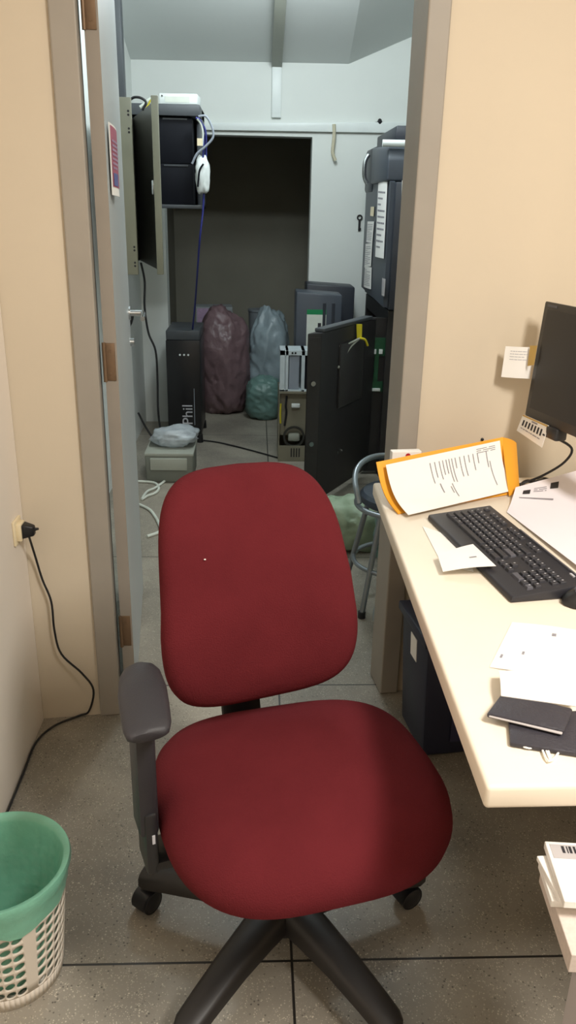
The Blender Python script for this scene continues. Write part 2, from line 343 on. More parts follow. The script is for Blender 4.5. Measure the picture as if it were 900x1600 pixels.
# ================================================================== CHAIR
def build_chair():
    t = thing('office_chair', 'red fabric swivel office chair with one black armrest, standing in front of the doorway', 'chair', (.067, 1.27, 0), R(20))
    def outline(ang, hw, hd, n):
        c, s = math.cos(ang), math.sin(ang)
        return math.copysign(abs(c) ** (2 / n), c) * hw, math.copysign(abs(s) ** (2 / n), s) * hd
    # seat cushion
    mb = MB(); sc = Vector((-.007, -.076)); n = 72
    prof = [(.02, .512), (.25, .511), (.5, .509), (.7, .505), (.85, .497), (.94, .485), (.985, .468), (1.0, .45), (.985, .432), (.95, .424), (.7, .42), (.3, .42), (.02, .42)]
    rg = []
    for s, z in prof:
        ring = []
        for k in range(n):
            x, y = outline(2 * PI * k / n, .264, .232, 3.5)
            tp = 1 - .04 * max(0, y / .234) ** 1.8 - .10 * max(0, -y / .234) ** 2
            x *= tp
            fr = max(0, -y * s / .234)
            zz = z - (.035 * fr ** 2.5 if z > .425 else .012 * fr ** 2) + .008 * (abs(x * s) / .25) ** 2 * (z > .49)
            X, Y = x * s, y * s; c_, s_ = math.cos(R(-6)), math.sin(R(-6))
            ring.append(mb.bm.verts.new((sc.x + X * c_ - Y * s_, sc.y + X * s_ + Y * c_, zz)))
        rg.append(ring)
    mb.rings(rg); mb.build('seat', K['fabric'], t, True, angle=80)
    # seat underside shell
    mb = MB()
    rg = []
    for s, z in ((.93, .424), (.9, .408), (.6, .4), (.02, .4)):
        rg.append([mb.bm.verts.new((sc.x + outline(2 * PI * k / 48, .25 * s, .235 * s, 2.8)[0], sc.y + outline(2 * PI * k / 48, .25 * s, .235 * s, 2.8)[1], z)) for k in range(48)])
    mb.rings(rg); mb.build('seat_shell', K['bplastic'], t, True)
    # backrest cushion: local frame lateral x, height h, thickness toward -y (front)
    H0, H1 = .545, .985; hc, hh = (H0 + H1) / 2, (H1 - H0) / 2
    cx, cy = -.020, .150
    def bpoint(u, w, off):       # u lateral, w height from centre, off: forward
        h = hc + w
        y = cy + .07 * (w / hh) + .035 * ((w / hh) ** 2) * 1.0 - .012 - .03 * (abs(u) / .2) ** 2 - off
        return (cx + u, y, h)
    mb = MB(); n = 72; rg = []
    for s, off in ((.02, .046), (.3, .046), (.6, .044), (.8, .04), (.9, .034), (.96, .025), (.99, .013), (1.0, 0), (.985, -.012), (.95, -.02), (.6, -.022), (.02, -.022)):
        ring = []
        for k in range(n):
            x, w = outline(2 * PI * k / n, .210, hh, 4.6)
            f = .5 + .5 * w / hh                     # 0 bottom .. 1 top
            x *= (.985 - .155 * f ** 1.1 - .16 * max(0, .3 - f) ** 1.3)
            w2 = w + (-.012 * (x / .2) ** 2 if w > 0 else .022 * (x / .2) ** 2)
            ring.append(mb.bm.verts.new(bpoint(x * s, w2 * s, off)))
        rg.append(ring)
    mb.rings(rg); bk = mb.build('backrest', K['fabric'], t, True, angle=80)
    lint = MB(); lint.lathe([(.001, 0), (.0022, .001), (.001, .002)], 8); 
    p = Vector(bpoint(-.105, .085, .048)); lint.build('lint_speck', K['paper'], bk, True, loc=p)
    # backrest shell
    mb = MB(); rg = []
    for s, off in ((.97, -.018), (.97, -.03), (.8, -.042), (.02, -.045)):
        ring = []
        for k in range(48):
            x, w = outline(2 * PI * k / 48, .196, hh * .96, 3.6); f = .5 + .5 * w / hh; x *= (.985 - .19 * f)
            ring.append(mb.bm.verts.new(bpoint(x * s, w * s, off)))
        rg.append(ring)
    mb.rings(rg); mb.build('backrest_shell', K['bplastic'], t, True)
    # J bar
    mb = MB(); pts = spline([Vector(p) for p in ((-.03, -.02, .385), (-.020, .12, .385), (-.020, .20, .41), (-.020, .225, .47), (-.020, .232, .56), (-.020, .25, .66), (-.020, .27, .74))], 6)
    rg = []
    for i, p in enumerate(pts):
        d = (pts[min(i + 1, len(pts) - 1)] - pts[max(i - 1, 0)]).normalized(); nn = Vector((1, 0, 0)).cross(d)
        hw, ht = .042, .011
        rg.append(mb._v([p + Vector((a * hw, 0, 0)) + nn * b * ht for a, b in ((-1, -.6), (-.85, -1), (.85, -1), (1, -.6), (1, .6), (.85, 1), (-.85, 1), (-1, .6))]))
    mb.rings(rg); mb.build('back_support_bar', K['dplastic'], t, True)
    # mechanism, lever, gas column
    MB().box(-.085, .085, -.17, .10, .36, .4, .012).build('tilt_mechanism', K['dplastic'], t, True)
    mb = MB(); mb.tube([(.07, -.05, .375), (.2, -.06, .372), (.235, -.065, .368)], .006, 8, 3); mb.box(.225, .275, -.082, -.052, .36, .374, .005); mb.build('height_lever', K['dplastic'], t, True)
    mb = MB(); mb.lathe([(.026, .11), (.026, .24), (.03, .245), (.03, .25), (.0145, .252), (.0145, .37)], 24); mb.build('gas_column', K['dplastic'], t, True)
    MB().lathe([(.048, .055), (.055, .06), (.055, .105), (.045, .12), (.03, .124)], 32).build('hub', K['base'], t, True)
    # five legs with casters
    for k in range(5):
        a = R(142 + 72 * k); d = Vector((math.cos(a), math.sin(a), 0)); sd = Vector((-d.y, d.x, 0))
        mb = MB(); rg = []
        for f, w, zt, hb in ((.02, .040, .128, .055), (.12, .039, .130, .052), (.3, .036, .128, .046), (.55, .032, .119, .038), (.8, .029, .104, .032), (.95, .027, .094, .03), (1.0, .02, .09, .025)):
            p = d * (.325 * f)
            rg.append(mb._v([p + sd * (w * s) + Vector((0, 0, zt - hb * q)) for s, q in ((-1, 1), (-1, .3), (-.65, .04), (0, 0), (.65, .04), (1, .3), (1, 1))]))
        mb.rings(rg); lg = mb.build('leg', K['base'], t, True, angle=50)
        cm = MB(); e = d * .305; tv = a + R(70 + 40 * k); w = Vector((math.cos(tv), math.sin(tv), 0)); ax = Vector((-w.y, w.x, 0)); c0 = e + w * .014 + Vector((0, 0, .026))
        for s in (-1, 1):
            cm.cyl(c0 + ax * s * .006, c0 + ax * s * .021, .0262, 20); cm.cyl(c0 + ax * s * .021, c0 + ax * s * .025, .022, 20, .012)
        cm.cyl(e + Vector((0, 0, .03)), e + Vector((0, 0, .075)), .008, 12)
        hood = []
        for i in range(9):
            th = R(-10 + 25 * i); q = c0 + w * math.cos(th) * .0285 + Vector((0, 0, math.sin(th) * .0285)); hood.append(cm._v([q - ax * .018, q + ax * .018]))
        for p_, q_ in zip(hood, hood[1:]): cm.face((p_[0], p_[1], q_[1], q_[0]))
        cm.build('caster', K['dplastic'], lg, True)
    # one armrest on the image-left side
    ax = -.291
    mb = MB(); rg = []
    for yf, w, h in ((.105, .012, .010), (.095, .026, .014), (.07, .036, .017), (.02, .041, .018), (-.03, .040, .018), (-.075, .038, .017), (-.092, .034, .014), (-.099, .027, .009)):
        zc = .70 - .25 * (yf - .0) ** 2 + (-.006 if yf < -.1 else 0)
        rg.append(mb._v([(ax + .008 + .14 * yf + w * math.cos(2 * PI * k / 20), -.058 + yf, zc + (h * .75 if math.sin(2 * PI * k / 20) > 0 else h) * math.copysign(abs(math.sin(2 * PI * k / 20)) ** .7, math.sin(2 * PI * k / 20))) for k in range(20)]))
    mb.rings(rg); mb.build('armrest_pad', K['armp'], t, True, angle=60)
    mb = MB(); mb.box(ax - .017, ax + .017, -.098, -.038, .45, .69, .008); ap = mb.build('armrest_post', K['bplastic'], t, True)
    mb = MB(); mb.box(ax - .009, ax + .013, -.103, -.033, .372, .50, .006); mb.box(ax, -.05, -.103, -.033, .375, .395, .006); mb.build('armrest_bracket', K['dplastic'], t, True)
    mb = MB(); mb.box(ax + .002, ax + .007, -.1042, -.1030, .440, .458); lab(mb.build('sticker', K['legend'], ap), 'tiny pale sticker')
    return t
build_chair()

# ================================================================== DESK and what is on it
ZT = .74
dk = thing('desk', 'cream laminate desk beside the red chair, its top full of papers', 'desk', (.9, 1.4, 0))
L0 = Vector((.9, 1.4, 0))
top = [(.309, .85), (1.6, .868), (1.6, 2.28), (.331, 2.11)]
MB().prism([(x - L0.x, y - L0.y) for x, y in top], ZT - .038, ZT, .007, 3).build('desktop', K['desk'], dk, True, extra=[])
MB().box(1.2 - L0.x, 1.225 - L0.x, .95 - L0.y, 2.1 - L0.y, 0, ZT - .038).build('side_panel', K['deskedge'], dk)
MB().box(.95 - L0.x, .99 - L0.x, 2.02 - L0.y, 2.06 - L0.y, 0, ZT - .038).build('leg', K['bplastic'], dk)
MB().box(.40 - L0.x, 1.2 - L0.x, 2.02 - L0.y, 2.05 - L0.y, ZT - .09, ZT - .038).build('support_rail', K['bplastic'], dk)

# keyboard
def build_keyboard():
    P = Vector((.425, 1.825, 0)); Q = Vector((.499, 1.373, 0)); lx = (Q - P).normalized(); ly = Vector((-lx.y, lx.x, 0))
    Wd, Dp = .455, .165
    o = P + ly * 0
    rz = math.atan2(lx.y, lx.x)
    t = thing('keyboard', 'black computer keyboard lying on the cream desk', 'keyboard', (o.x, o.y, ZT), rz)
    def zt(y): return .014 + .012 * y / Dp
    mb = MB(); mb.hexa([(0, 0, .001), (Wd, 0, .001), (Wd, Dp, .001), (0, Dp, .001)], [(0, .003, zt(0)), (Wd, .003, zt(0)), (Wd, Dp, zt(Dp) + .004), (0, Dp, zt(Dp) + .004)], .004)
    mb.build('case', K['kb'], t, True)
    mb = MB(); mb.box(.17, .43, .157, .161, .028, .0335, .001); lab(mb.build('trim_strip', K['keygrey'], t), 'thin grey strip along the back edge')
    mb = MB(); mb.box(.405, .42, .150, .155, .0285, .0312); lab(mb.build('logo', K['legend'], t), 'small pale badge')
    base = {}
    def key(x, y, w, h=.0165, grey=False, leg=True):
        k = (round(w, 4), grey)
        z = zt(y)
        if k not in base:
            mb = MB(); a, b = w / 2 - .0008, h / 2 - .0008
            mb.hexa([(-a, -b, 0), (a, -b, 0), (a, b, 0), (-a, b, 0)], [(-a + .002, -b + .002, .0085), (a - .002, -b + .002, .0085), (a - .002, b - .0015, .009), (-a + .002, b - .0015, .009)], .0008, 1)
            if leg and w < .03:
                mb.idx = 1; mb.poly([(-.003, 0, .0094), (0, 0, .0094), (0, .004, .0096), (-.003, .004, .0096)])
            ob = mb.build('key', K['keygrey' if grey else 'key'], t, extra=[K['legend']]); base[k] = ob
        else:
            ob = base[k].copy(); C.objects.link(ob); ob.parent = t
        ob.location = (x, y, z - .002); return ob
    u = .0185; x0 = .018; y0 = .048; n = 0
    rows = [(0, [1.5, 1, 1.25, 6, 1.25, 1, 1.5]), (1, [2.25] + [1] * 10 + [2.75]), (2, [1.75] + [1] * 11 + [2.25]), (3, [1.5] + [1] * 12 + [1.5]), (4, [1] * 13 + [2])]
    for r, ws in rows:
        x = x0
        sc = 15 / sum(ws)
        for w in ws:
            w *= sc
            key(x + w * u / 2, y0 + r * .0178, w * u, grey=(r == 2 and w > 2)); x += w * u
    for g in (0, 2, 3, 4, 5, 7, 8, 9, 10, 12, 13, 14): key(x0 + u * (g + .5), y0 + 5 * .0178 + .006, u)
    xn = x0 + 15 * u + .008
    for r in (3, 4):
        for c in range(3): key(xn + u * (c + .5), y0 + r * .0178, u)
    for c in range(3): key(xn + u * (c + .5), y0, u)
    key(xn + u * 1.5, y0 + .0178, u)
    xp = xn + 3 * u + .008
    for r in (1, 2, 3, 4):
        for c in range(4):
            if r == 2 and c == 3: continue
            key(xp + u * (c + .5), y0 + r * .0178, u)
    key(xp + u, y0, 2 * u, grey=True); key(xp + u * 2.5, y0, u); key(xp + u * 3.5, y0, u, grey=True)
    return t
build_keyboard()

# yellow envelope leaning toward the wall, printed form in front of it
eb = [onz(622, 802, ZT + .004), onz(797, 772, ZT + .004)]
et = [ony(588, 722, 1.99), ony(786, 683, 2.09)]
paper('envelope', 'yellow envelope propped up behind a printed form on the desk', 'envelope', [eb[0], eb[1], et[1], et[0]], 'envelope', lambda u, v: -.022 * math.sin(v * PI) * (1 - .5 * u), .003, 10, 12)
env = C.objects['envelope'] if 'envelope' in C.objects else None
fl = [onz(796, 775, ZT + .004), onz(812, 766, ZT + .002), ony(807, 692, 2.16), ony(784, 683, 2.095)]
fn = quadfn(fl, lambda u, v: .006 * math.sin(u * PI)); mb = MB(); sheet(mb, fn, 6, 6, .002, env.location); mb.build('side_flap', K['envelope'], env, True)
fb = [onz(637, 806, ZT + .008), onz(800, 768, ZT + .010)]
ft = [ony(602, 728, 1.975), ony(780, 690, 2.073)]
form = [fb[0], fb[1], ft[1], ft[0]]
bf = lambda u, v: -.020 * math.sin(v * PI) * (1 - .4 * u) + .004
rects = []
rd = random.Random(3)
for i, u in enumerate([.36, .40, .44, .47, .50, .525, .55, .58, .62, .66, .70, .74, .78, .86]):
    a = rd.uniform(.45, .75); rects.append((u, u + .008, a, .88))
rects += [(.40, .41, .3, .5), (.5, .508, .15, .45), (.88, .888, .2, .7), (.48, .488, .25, .4)]
rects += lines(3, .78, .95, .86, .95, .2, 9, .4)
paper('printed_form', 'white printed form leaning against the yellow envelope', 'paper', form, 'paper', bf, .0012, 12, 14, [('print', 'ink', rects)])
# lower sheet lying behind the keyboard with two black boxes and a heading
q = [onz(792, 800, ZT + .003), onz(930, 905, ZT + .014), onz(930, 740, ZT + .022), onz(806, 768, ZT + .012)]
def bl(u, v): return .022 * max(0, v - .45) * (1 + u)
paper('printed_sheet', 'white printed sheet with two black squares lying behind the keyboard', 'paper', q, 'paperlav', bl, .001, 10, 10,
      [('black_square', 'inkd', [(.11, .2, .73, .83)]), ('black_square', 'inkd', [(.44, .54, .80, .90)]), ('heading', 'ink', [(.08, .50, .62, .645)] + lines(3, .24, .40, .76, .86, .1, 2, .4))])
P_ = lambda pts, dz: [onz(x, y, ZT + dz) for x, y in pts]
paper('paper_slip', 'white paper slip lying on the palm rest of the keyboard', 'paper', [onz(692, 893, ZT + .013), onz(775, 884, ZT + .026), onz(739, 850, ZT + .026), onz(684, 868, ZT + .017)], 'paper', lambda u, v: .003 * math.sin(u * PI), .001, 6, 6,
      [('print', 'ink', [(.64, .80, .42, .47)])])
paper('paper_scrap', 'blank white paper lying on the desk left of the keyboard, half under the slip', 'paper', P_([(690, 880), (740, 893), (730, 846), (660, 822)], .002), 'paper', None, .001, 5, 5)
paper('loose_sheet', 'large white sheet in the middle of the desk, above the black wallet', 'paper', P_([(765, 1042), (905, 1066), (905, 985), (800, 972)], .002), 'paper', lambda u, v: .002 * math.sin(u * PI), .001, 8, 8,
      [('print', 'ink', [(.06, .09, .2, .27), (.3, .33, .32, .38), (.62, .68, .78, .84)])])
paper('folded_sheet', 'white folded sheet lying half over the black wallet', 'paper', P_([(783, 1087), (905, 1104), (905, 1045), (779, 1048)], .020), 'paper', lambda u, v: .006 * math.sin(v * PI), .0016, 8, 8)
def slabq(name, label, cat, pts, z0, th, m, bev=.003):
    w = [onz(x, y, ZT + z0 + th) for x, y in pts]; c = sum(w, Vector()) / 4; c.z = ZT + z0
    t = thing(name, label, cat, c)
    MB().hexa([(p.x - c.x, p.y - c.y, 0) for p in w], [(p.x - c.x, p.y - c.y, th) for p in w], bev).build('cover', K[m], t, True)
    return t, w, c
t, w, c = slabq('notebook', 'thin black booklet lying under the black wallet near the desk front', 'notebook', [(797, 1160), (912, 1178), (915, 1108), (794, 1118)], .001, .008, 'wallet')
t2, w2, c2 = slabq('wallet', 'black wallet lying askew on top of the black booklet', 'wallet', [(760, 1114), (882, 1142), (896, 1106), (786, 1079)], .0095, .009, 'wallet', .004)
mb = MB(); d0 = (w2[1] - w2[0]); 
mb.hexa([(w2[i].x - c2.x + (.003 if i in (0, 3) else -.004), w2[i].y - c2.y - .0025, .003) for i in range(4)], [(w2[i].x - c2.x + (.003 if i in (0, 3) else -.004), w2[i].y - c2.y - .0025, .006) for i in range(4)], .001, 1)
lab(mb.build('inner_leaf', K['booklet'], t2), 'thin grey inner leaf at the fold')
# earphone cord
mb = MB(); rd = random.Random(11); pts = []
for i in range(30):
    px = 826 + 60 * (i / 29) + 14 * math.sin(i * 1.7) + rd.uniform(-5, 5); py = 1163 + 6 * math.sin(i * 2.1) + (26 if 10 < i < 16 else 4) * (i % 3 == 0)
    pts.append(onz(px, py, ZT + .0035 + .0012 * (i % 2)))
o_ = sum(pts, Vector()) / 30; o_.z = ZT
mb.tube([p - o_ for p in pts], .0016, 6, 4)
tag(mb.build('earphone_cord', K['paper'], None, True, loc=o_), 'tangled white earphone cord at the front edge of the black booklet', 'cord')
# mouse
mp = onz(915, 942, ZT); t = thing('computer_mouse', 'black computer mouse at the right edge near the keyboard', 'mouse', mp, R(100))
mb = MB(); rg = []
for f in range(0, 11):
    y = -.05 + .1 * f / 10; w = .03 * (1 - (abs(y) / .0505) ** 2.6) ** .5 + .001; h = .034 * (1 - ((y + .006) / .062) ** 2) ** .6
    rg.append(mb._v([(w * math.cos(PI * k / 12), y, max(.002, h * math.sin(PI * k / 12) ** .8) if 0 < k < 12 else .002) for k in range(13)]))
mb.rings(rg); mb.build('shell', K['dplastic'], t, True, angle=70)
mb = MB(); mb.cyl((-.003, .022, .030), (.003, .022, .030), .007, 14); mb.build('scroll_wheel', K['keygrey'], t, True)

# monitor, seen nearly edge-on, screen facing the chair
mtl = ony(838, 475, 2.07); mbl = ony(822, 645, 2.07)
mdir = Vector((.045, -.18, 0)).normalized(); mn = Vector((mdir.y, -mdir.x, 0))      # mn: screen normal (towards -x)
ang = math.atan2(mdir.y, mdir.x)
Z0, Z1 = .925, 1.237
mt = thing('monitor', 'black flat computer monitor on the desk at the right edge', 'monitor', (.748, 2.15, ZT), ang)
# local: x along the screen width (0..), y behind = +? screen faces local -y
W_ = .42; tilt = .06
def mp_(x, y, z): return (x, y + (z - (Z0 - ZT)) * tilt, z)
za, zb = Z0 - ZT, Z1 - ZT
mb = MB(); mb.hexa([mp_(0, 0, za), mp_(W_, 0, za), mp_(W_, .045, za + .02), mp_(0, .045, za + .02)], [mp_(0, 0, zb), mp_(W_, 0, zb), mp_(W_, .04, zb - .015), mp_(0, .04, zb - .015)], .006)
mb.build('housing', K['monitor'], mt, True)
mb = MB(); mb.hexa([mp_(.021, -.0012, za + .028), mp_(W_ - .021, -.0012, za + .028), mp_(W_ - .021, .002, za + .028), mp_(.021, .002, za + .028)], [mp_(.021, -.0012, zb - .02), mp_(W_ - .021, -.0012, zb - .02), mp_(W_ - .021, .002, zb - .02), mp_(.021, .002, zb - .02)])
mb.build('screen', K['screen'], mt)
mb = MB(); mb.hexa([mp_(.018, -.001, zb - .014), mp_(.06, -.001, zb - .014), mp_(.06, 0, zb - .014), mp_(.018, 0, zb - .014)], [mp_(.018, -.001, zb - .008), mp_(.06, -.001, zb - .008), mp_(.06, 0, zb - .008), mp_(.018, 0, zb - .008)])
lab(mb.build('badge', K['keygrey'], mt), 'small grey maker badge')
mb = MB(); mb.box(.265, .335, .05, .075, .005, .33, .008); mb.build('neck', K['monitor'], mt, True)
MB().lathe([(.08, 0), (.08, .004), (.07, .006), (.02, .007)], 36, (.30, .05, 0)).build('foot', K['monitor'], mt, True)
mb = MB(); mb.box(.115, .165, -.006, .03, za - .03, za + .004, .006); mb.build('cable_clip', K['monitor'], mt, True)
MM = Matrix.Translation((.748, 2.15, ZT)) @ Matrix.Rotation(ang, 4, 'Z')
def mw(x, y, z): return MM @ Vector(mp_(x, y, z))
# strip of icons under the bezel
P = [mw(-.012, -.006, za - .045), mw(.118, -.006, za - .058), mw(.125, -.003, za + .004), mw(.0, -.003, za + .004)]
rects = [(.1 + .115 * i, .1 + .115 * i + .06, .42, .74) for i in range(7)]
so = paper('icon_strip', 'cream paper strip of small dark icons taped below the monitor screen', 'paper', P, 'paper', lambda u, v: .001, .001, 8, 4,
      [('icon', 'inkd', [r]) for r in rects] + [('caption', 'ink', lines(1, .1, .85, .22, .34, .1, 3, .4)), ('heading', 'ink', [(.4, .62, .81, .88)]), ('dash', 'inkd', [(.9, .98, .5, .58)])])
fn = quadfn(P, lambda u, v: .0018); mb = MB(); marks(mb, fn, [(.02, .98, .92, 1.0)], so.location); lab(mb.build('tape', K['tape'], so), 'yellowed tape')
# folded note taped at the monitor's left edge
P = [ony(783, 589, 2.19), ony(828, 592, 2.165), ony(834, 543, 2.160), ony(790, 541, 2.19)]
no = paper('sticky_note', 'small folded white note taped to the left edge of the monitor', 'note', P, 'paper', lambda u, v: -.008 * abs(u - .45) + .003, .001, 8, 6,
      [('handwriting', 'legend', lines(4, .2, .8, .55, .9, .3, 4, .25))])
P = [ony(825, 572, 2.160), ony(835, 570, 2.135), ony(840, 540, 2.135), ony(829, 540, 2.158)]
fn = quadfn(P, lambda u, v: .002); mb = MB(); sheet(mb, fn, 2, 2, .0008, no.location); lab(mb.build('tape', K['tape'], no), 'brown tape')
# monitor cable
pts = [mw(.14, 0, za - .02), ony(893, 700, 2.03), ony(882, 722, 2.05), ony(850, 742, 2.07), onz(820, 754, ZT + .012), onz(806, 758, ZT + .008)]
o_ = Vector((.74, 2.0, ZT)); mb = MB(); mb.tube([p - o_ for p in pts], .0035, 8, 6)
tag(mb.build('monitor_cable', K['cable'], None, True, loc=o_), 'black cable drooping from the monitor to the desk behind the envelope', 'cable')
pts = [onz(812, 760, ZT + .008), onz(822, 752, ZT + .008), onz(838, 753, ZT + .02), onz(848, 748, ZT + .008), onz(870, 752, ZT + .006), onz(905, 748, ZT + .006)]
o_ = pts[2].copy(); o_.z = ZT; mb = MB(); mb.tube([p - o_ for p in pts], .005, 8, 5)
tag(mb.build('power_lead', K['cable'], None, True, loc=o_), 'thick black lead lying on the desk against the wall', 'cable')
# white box with a red dot behind the envelope
c = ony(628, 712, 2.08); t = thing('small_box', 'small white carton with a red spot behind the yellow envelope', 'box', (c.x, 2.075, ZT), WA)
MB().box(-.032, .05, -.012, .012, 0, .104, .002).build('carton', K['paper'], t)
mb = MB(); mb.cyl((.012, -.0125, .092), (.012, -.0137, .092), .007, 16); lab(mb.build('spot', K['red'], t), 'red spot')
p = ony(752, 685, 2.235); mb = MB(); mb.lathe([(.0045, 0), (.0045, .004), (.001, .006)], 12, M=Matrix.Rotation(R(90), 4, 'X'))
sw = (p - WO).x / math.cos(WA); tag(mb.build('wall_pin', K['cable'], None, True, loc=wpt(sw, 0, p.z)), 'tiny black pin stuck in the beige wall above the envelope', 'pin')

# ================================================================== left: outlet, plug cord, waste bin
oz = ony(45, 826, 2.0).z
t = thing('wall_outlet', 'cream wall outlet on the white side wall near the corner', 'outlet', (-.63, 1.985, oz))
MB().box(0, .008, -.030, .030, -.034, .034, .003).build('plate', K['cream'], t, True)
mb = MB(); mb.box(.006, .020, -.02, .02, -.024, .024, .003); mb.build('socket', K['cream'], t, True)
t = thing('plug_cord', 'black power plug in the outlet with its thin cord hanging down to the floor', 'cord', (-.61, 1.985, oz))
mb = MB(); mb.hexa([(0, -.018, -.018), (.03, -.010, -.012), (.03, .010, -.012), (0, .018, -.018)], [(0, -.018, .022), (.03, -.010, .014), (.03, .010, .014), (0, .018, .022)], .004); mb.cyl((.028, 0, .004), (.040, 0, .006), .005, 10, .003)
mb.build('plug', K['cable'], t, True)
wl = [(52, 836), (54, 866), (66, 905), (80, 940), (85, 985), (96, 1022), (128, 1052), (146, 1078)]
pts = [Vector((-.597, 1.985, oz - .016))]
for px, py in wl[1:]:
    y = 2.035 if py < 900 else 2.045; pts.append(ony(px, py, y))
pts += [onz(144, 1096, .02), onz(125, 1114, .006), onz(85, 1134, .006), onz(55, 1160, .006), onz(36, 1208, .006), onz(8, 1270, .006), onz(-40, 1330, .006)]
pts = [Vector((max(p.x, -.622), min(p.y, 2.14 + .13 * p.x - .008), p.z)) for p in pts]
o_ = Vector((-.61, 1.985, oz)); mb = MB(); mb.tube([p - o_ for p in pts], .0032, 8, 6); mb.build('cord', K['cable'], t, True)

def build_bin():
    cx, cy = -.486, 1.212
    t = thing('waste_bin', 'white perforated plastic waste bin with a green bag beside the white wall', 'waste bin', (cx, cy, 0))
    rb, rt, Hh = .099, .124, .27
    def rad(z): return rb + (rt - rb) * z / Hh
    def pt(a, z, o=0): r = rad(z) + o; return (r * math.cos(a), r * math.sin(a), z)
    mb = MB(); nc, nr = 32, 9; z0, z1 = .032, .245
    for r in range(nr):
        za, zb = z0 + (z1 - z0) * r / nr, z0 + (z1 - z0) * (r + 1) / nr
        for c in range(nc):
            rib = (c % 8 == 3)
            sh = 0 if not (r % 2) else 0
            a0, a1 = 2 * PI * c / nc, 2 * PI * (c + 1) / nc
            def cell(u, v): return pt(a0 + (a1 - a0) * u, za + (zb - za) * v + .010 * (u - .5) * 0)
            if rib: mb.poly([cell(0, 0), cell(1, 0), cell(1, 1), cell(0, 1)]); continue
            outer = []; inner = []
            for k in range(16):
                th = 2 * PI * k / 16; x, y = math.cos(th), math.sin(th); s = max(abs(x), abs(y)); outer.append(cell(.5 + .5 * x / s, .5 + .5 * y / s))
                ex, ey = .45 * x, .36 * y; inner.append(cell(.5 + ex, .5 + ey + .24 * ex))
            vo, vi = mb._v(outer), mb._v(inner)
            for k in range(16): mb.face((vo[k], vo[(k + 1) % 16], vi[(k + 1) % 16], vi[k]))
    bmesh.ops.remove_doubles(mb.bm, verts=mb.bm.verts, dist=.0002)
    for za, zb in ((0, z0), (z1, Hh)):
        n = 66
        for c in range(n):
            a0, a1 = 2 * PI * c / n, 2 * PI * (c + 1) / n
            mb.poly([pt(a0, za), pt(a1, za), pt(a1, zb), pt(a0, zb)])
    n = 44; mb.face(mb._v([pt(2 * PI * k / n, .004) for k in range(n)]))
    ob = mb.build('basket', K['binw'], t, True); sm = ob.modifiers.new('thickness', 'SOLIDIFY'); sm.thickness = .003; sm.offset = 0
    # liner bag: inside, over the rim, hanging outside with an uneven hem
    mb = MB(); n = 80; rg = []
    hem = [  .212 + .014 * math.sin(3 * a * 2 * PI / n + 1) + .006 * math.sin(7 * a * 2 * PI / n) for a in range(n)]
    prof = [('out', 0), ('out', .35), ('out', .7), ('rim', 0), ('rim', 1), ('rim', 2), ('rim', 3), ('in', .85), ('in', .6), ('in', .35), ('in', .15), ('in', .03), ('bot', .6), ('bot', .1)]
    for kind, v in prof:
        ring = []
        for k in range(n):
            a = 2 * PI * k / n; wr = .0035 * noise.noise(Vector((math.cos(a) * 6, math.sin(a) * 6, v * 3 + 5))) + .002 * math.sin(a * 17 + v * 4)
            if kind == 'out': z = hem[k] + (.262 - hem[k]) * v; r = rad(z) + .005 + abs(wr) * .8
            elif kind == 'rim': th = R(-20 + v * 70); z = .268 + .009 * math.sin(th + .3); r = rt + .003 + .009 * math.cos(th)
            elif kind == 'in': z = .012 + .25 * v; r = rad(z) - .005 - abs(wr) * 1.6 - .012 * (1 - v)
            else: z = .012; r = rb * v
            ring.append(mb.bm.verts.new((r * math.cos(a), r * math.sin(a), z)))
        rg.append(ring)
    mb.rings(rg, cap=False); mb.face(rg[-1]); lab(mb.build('bin_liner', K['bag'], t, True, angle=80), 'green plastic bag folded over the rim')
build_bin()

# ================================================================== bottom right: pedestal with papers
def build_pedestal():
    t = thing('pedestal', 'low beige pedestal in front of the desk carrying a stack of papers', 'pedestal', (.575, .60, 0))
    MB().box(-.165, .30, -.25, .14, 0, .555, .006).build('body', K['booklet'], t, True)
    mb = MB(); mb.box(-.14, .28, -.262, -.25, .03, .27, .004); dr = mb.build('drawer', K['booklet'], t, True)
    MB().box(0, .12, -.275, -.262, .22, .235, .003).build('handle', K['keygrey'], dr, True)
    mb = MB(); mb.box(-.14, .28, -.262, -.25, .285, .53, .004); dr = mb.build('drawer', K['booklet'], t, True)
    MB().box(0, .12, -.275, -.262, .48, .495, .003).build('handle', K['keygrey'], dr, True)
build_pedestal()
def stack_item(name, label, cat, pxs, z, th, m, group=None):
    w = [onz(x, y, z + th) for x, y in pxs[:2]]
    a, b = w; d = (b - a).normalized(); s = Vector((-d.y, d.x, 0)); s = s if s.x > 0 else -s
    wd = pxs[2]; c = (a + b + s * 2 * wd) / 4 + Vector((0, 0, 0)); c = (a + b) / 2 + s * wd / 2
    t = thing(name, label, cat, (c.x, c.y, z), 0, group)
    q = [a, a + s * wd, b + s * wd, b]
    mb = MB(); mb.hexa([(p.x - c.x, p.y - c.y, 0) for p in q], [(p.x - c.x, p.y - c.y, th) for p in q], .0008, 1)
    mb.build('pages', K[m], t); return t, a, b, s, c
G = 'papers piled on the low pedestal'
stack_item('paper_ream', 'thick block of white paper at the bottom of the pile on the pedestal', 'paper', ((846, 1352), (893, 1492), .24), .555, .03, 'sidepaper', G)
stack_item('paper_sheets', 'white sheets lying askew above the thick paper block on the pedestal', 'paper', ((842, 1345), (862, 1407), .25), .585, .012, 'paper', G)
stack_item('booklet', 'white booklet second from the top of the pile on the pedestal', 'booklet', ((839, 1337), (874, 1404), .25), .597, .008, 'paper', G)
t, a, b, s, c = stack_item('magazine', 'white booklet with a grey barcode band on top of the pile on the pedestal', 'booklet', ((851, 1314), (882, 1408), .25), .605, .012, 'paper', G)
mb = MB(); d = (b - a).normalized()
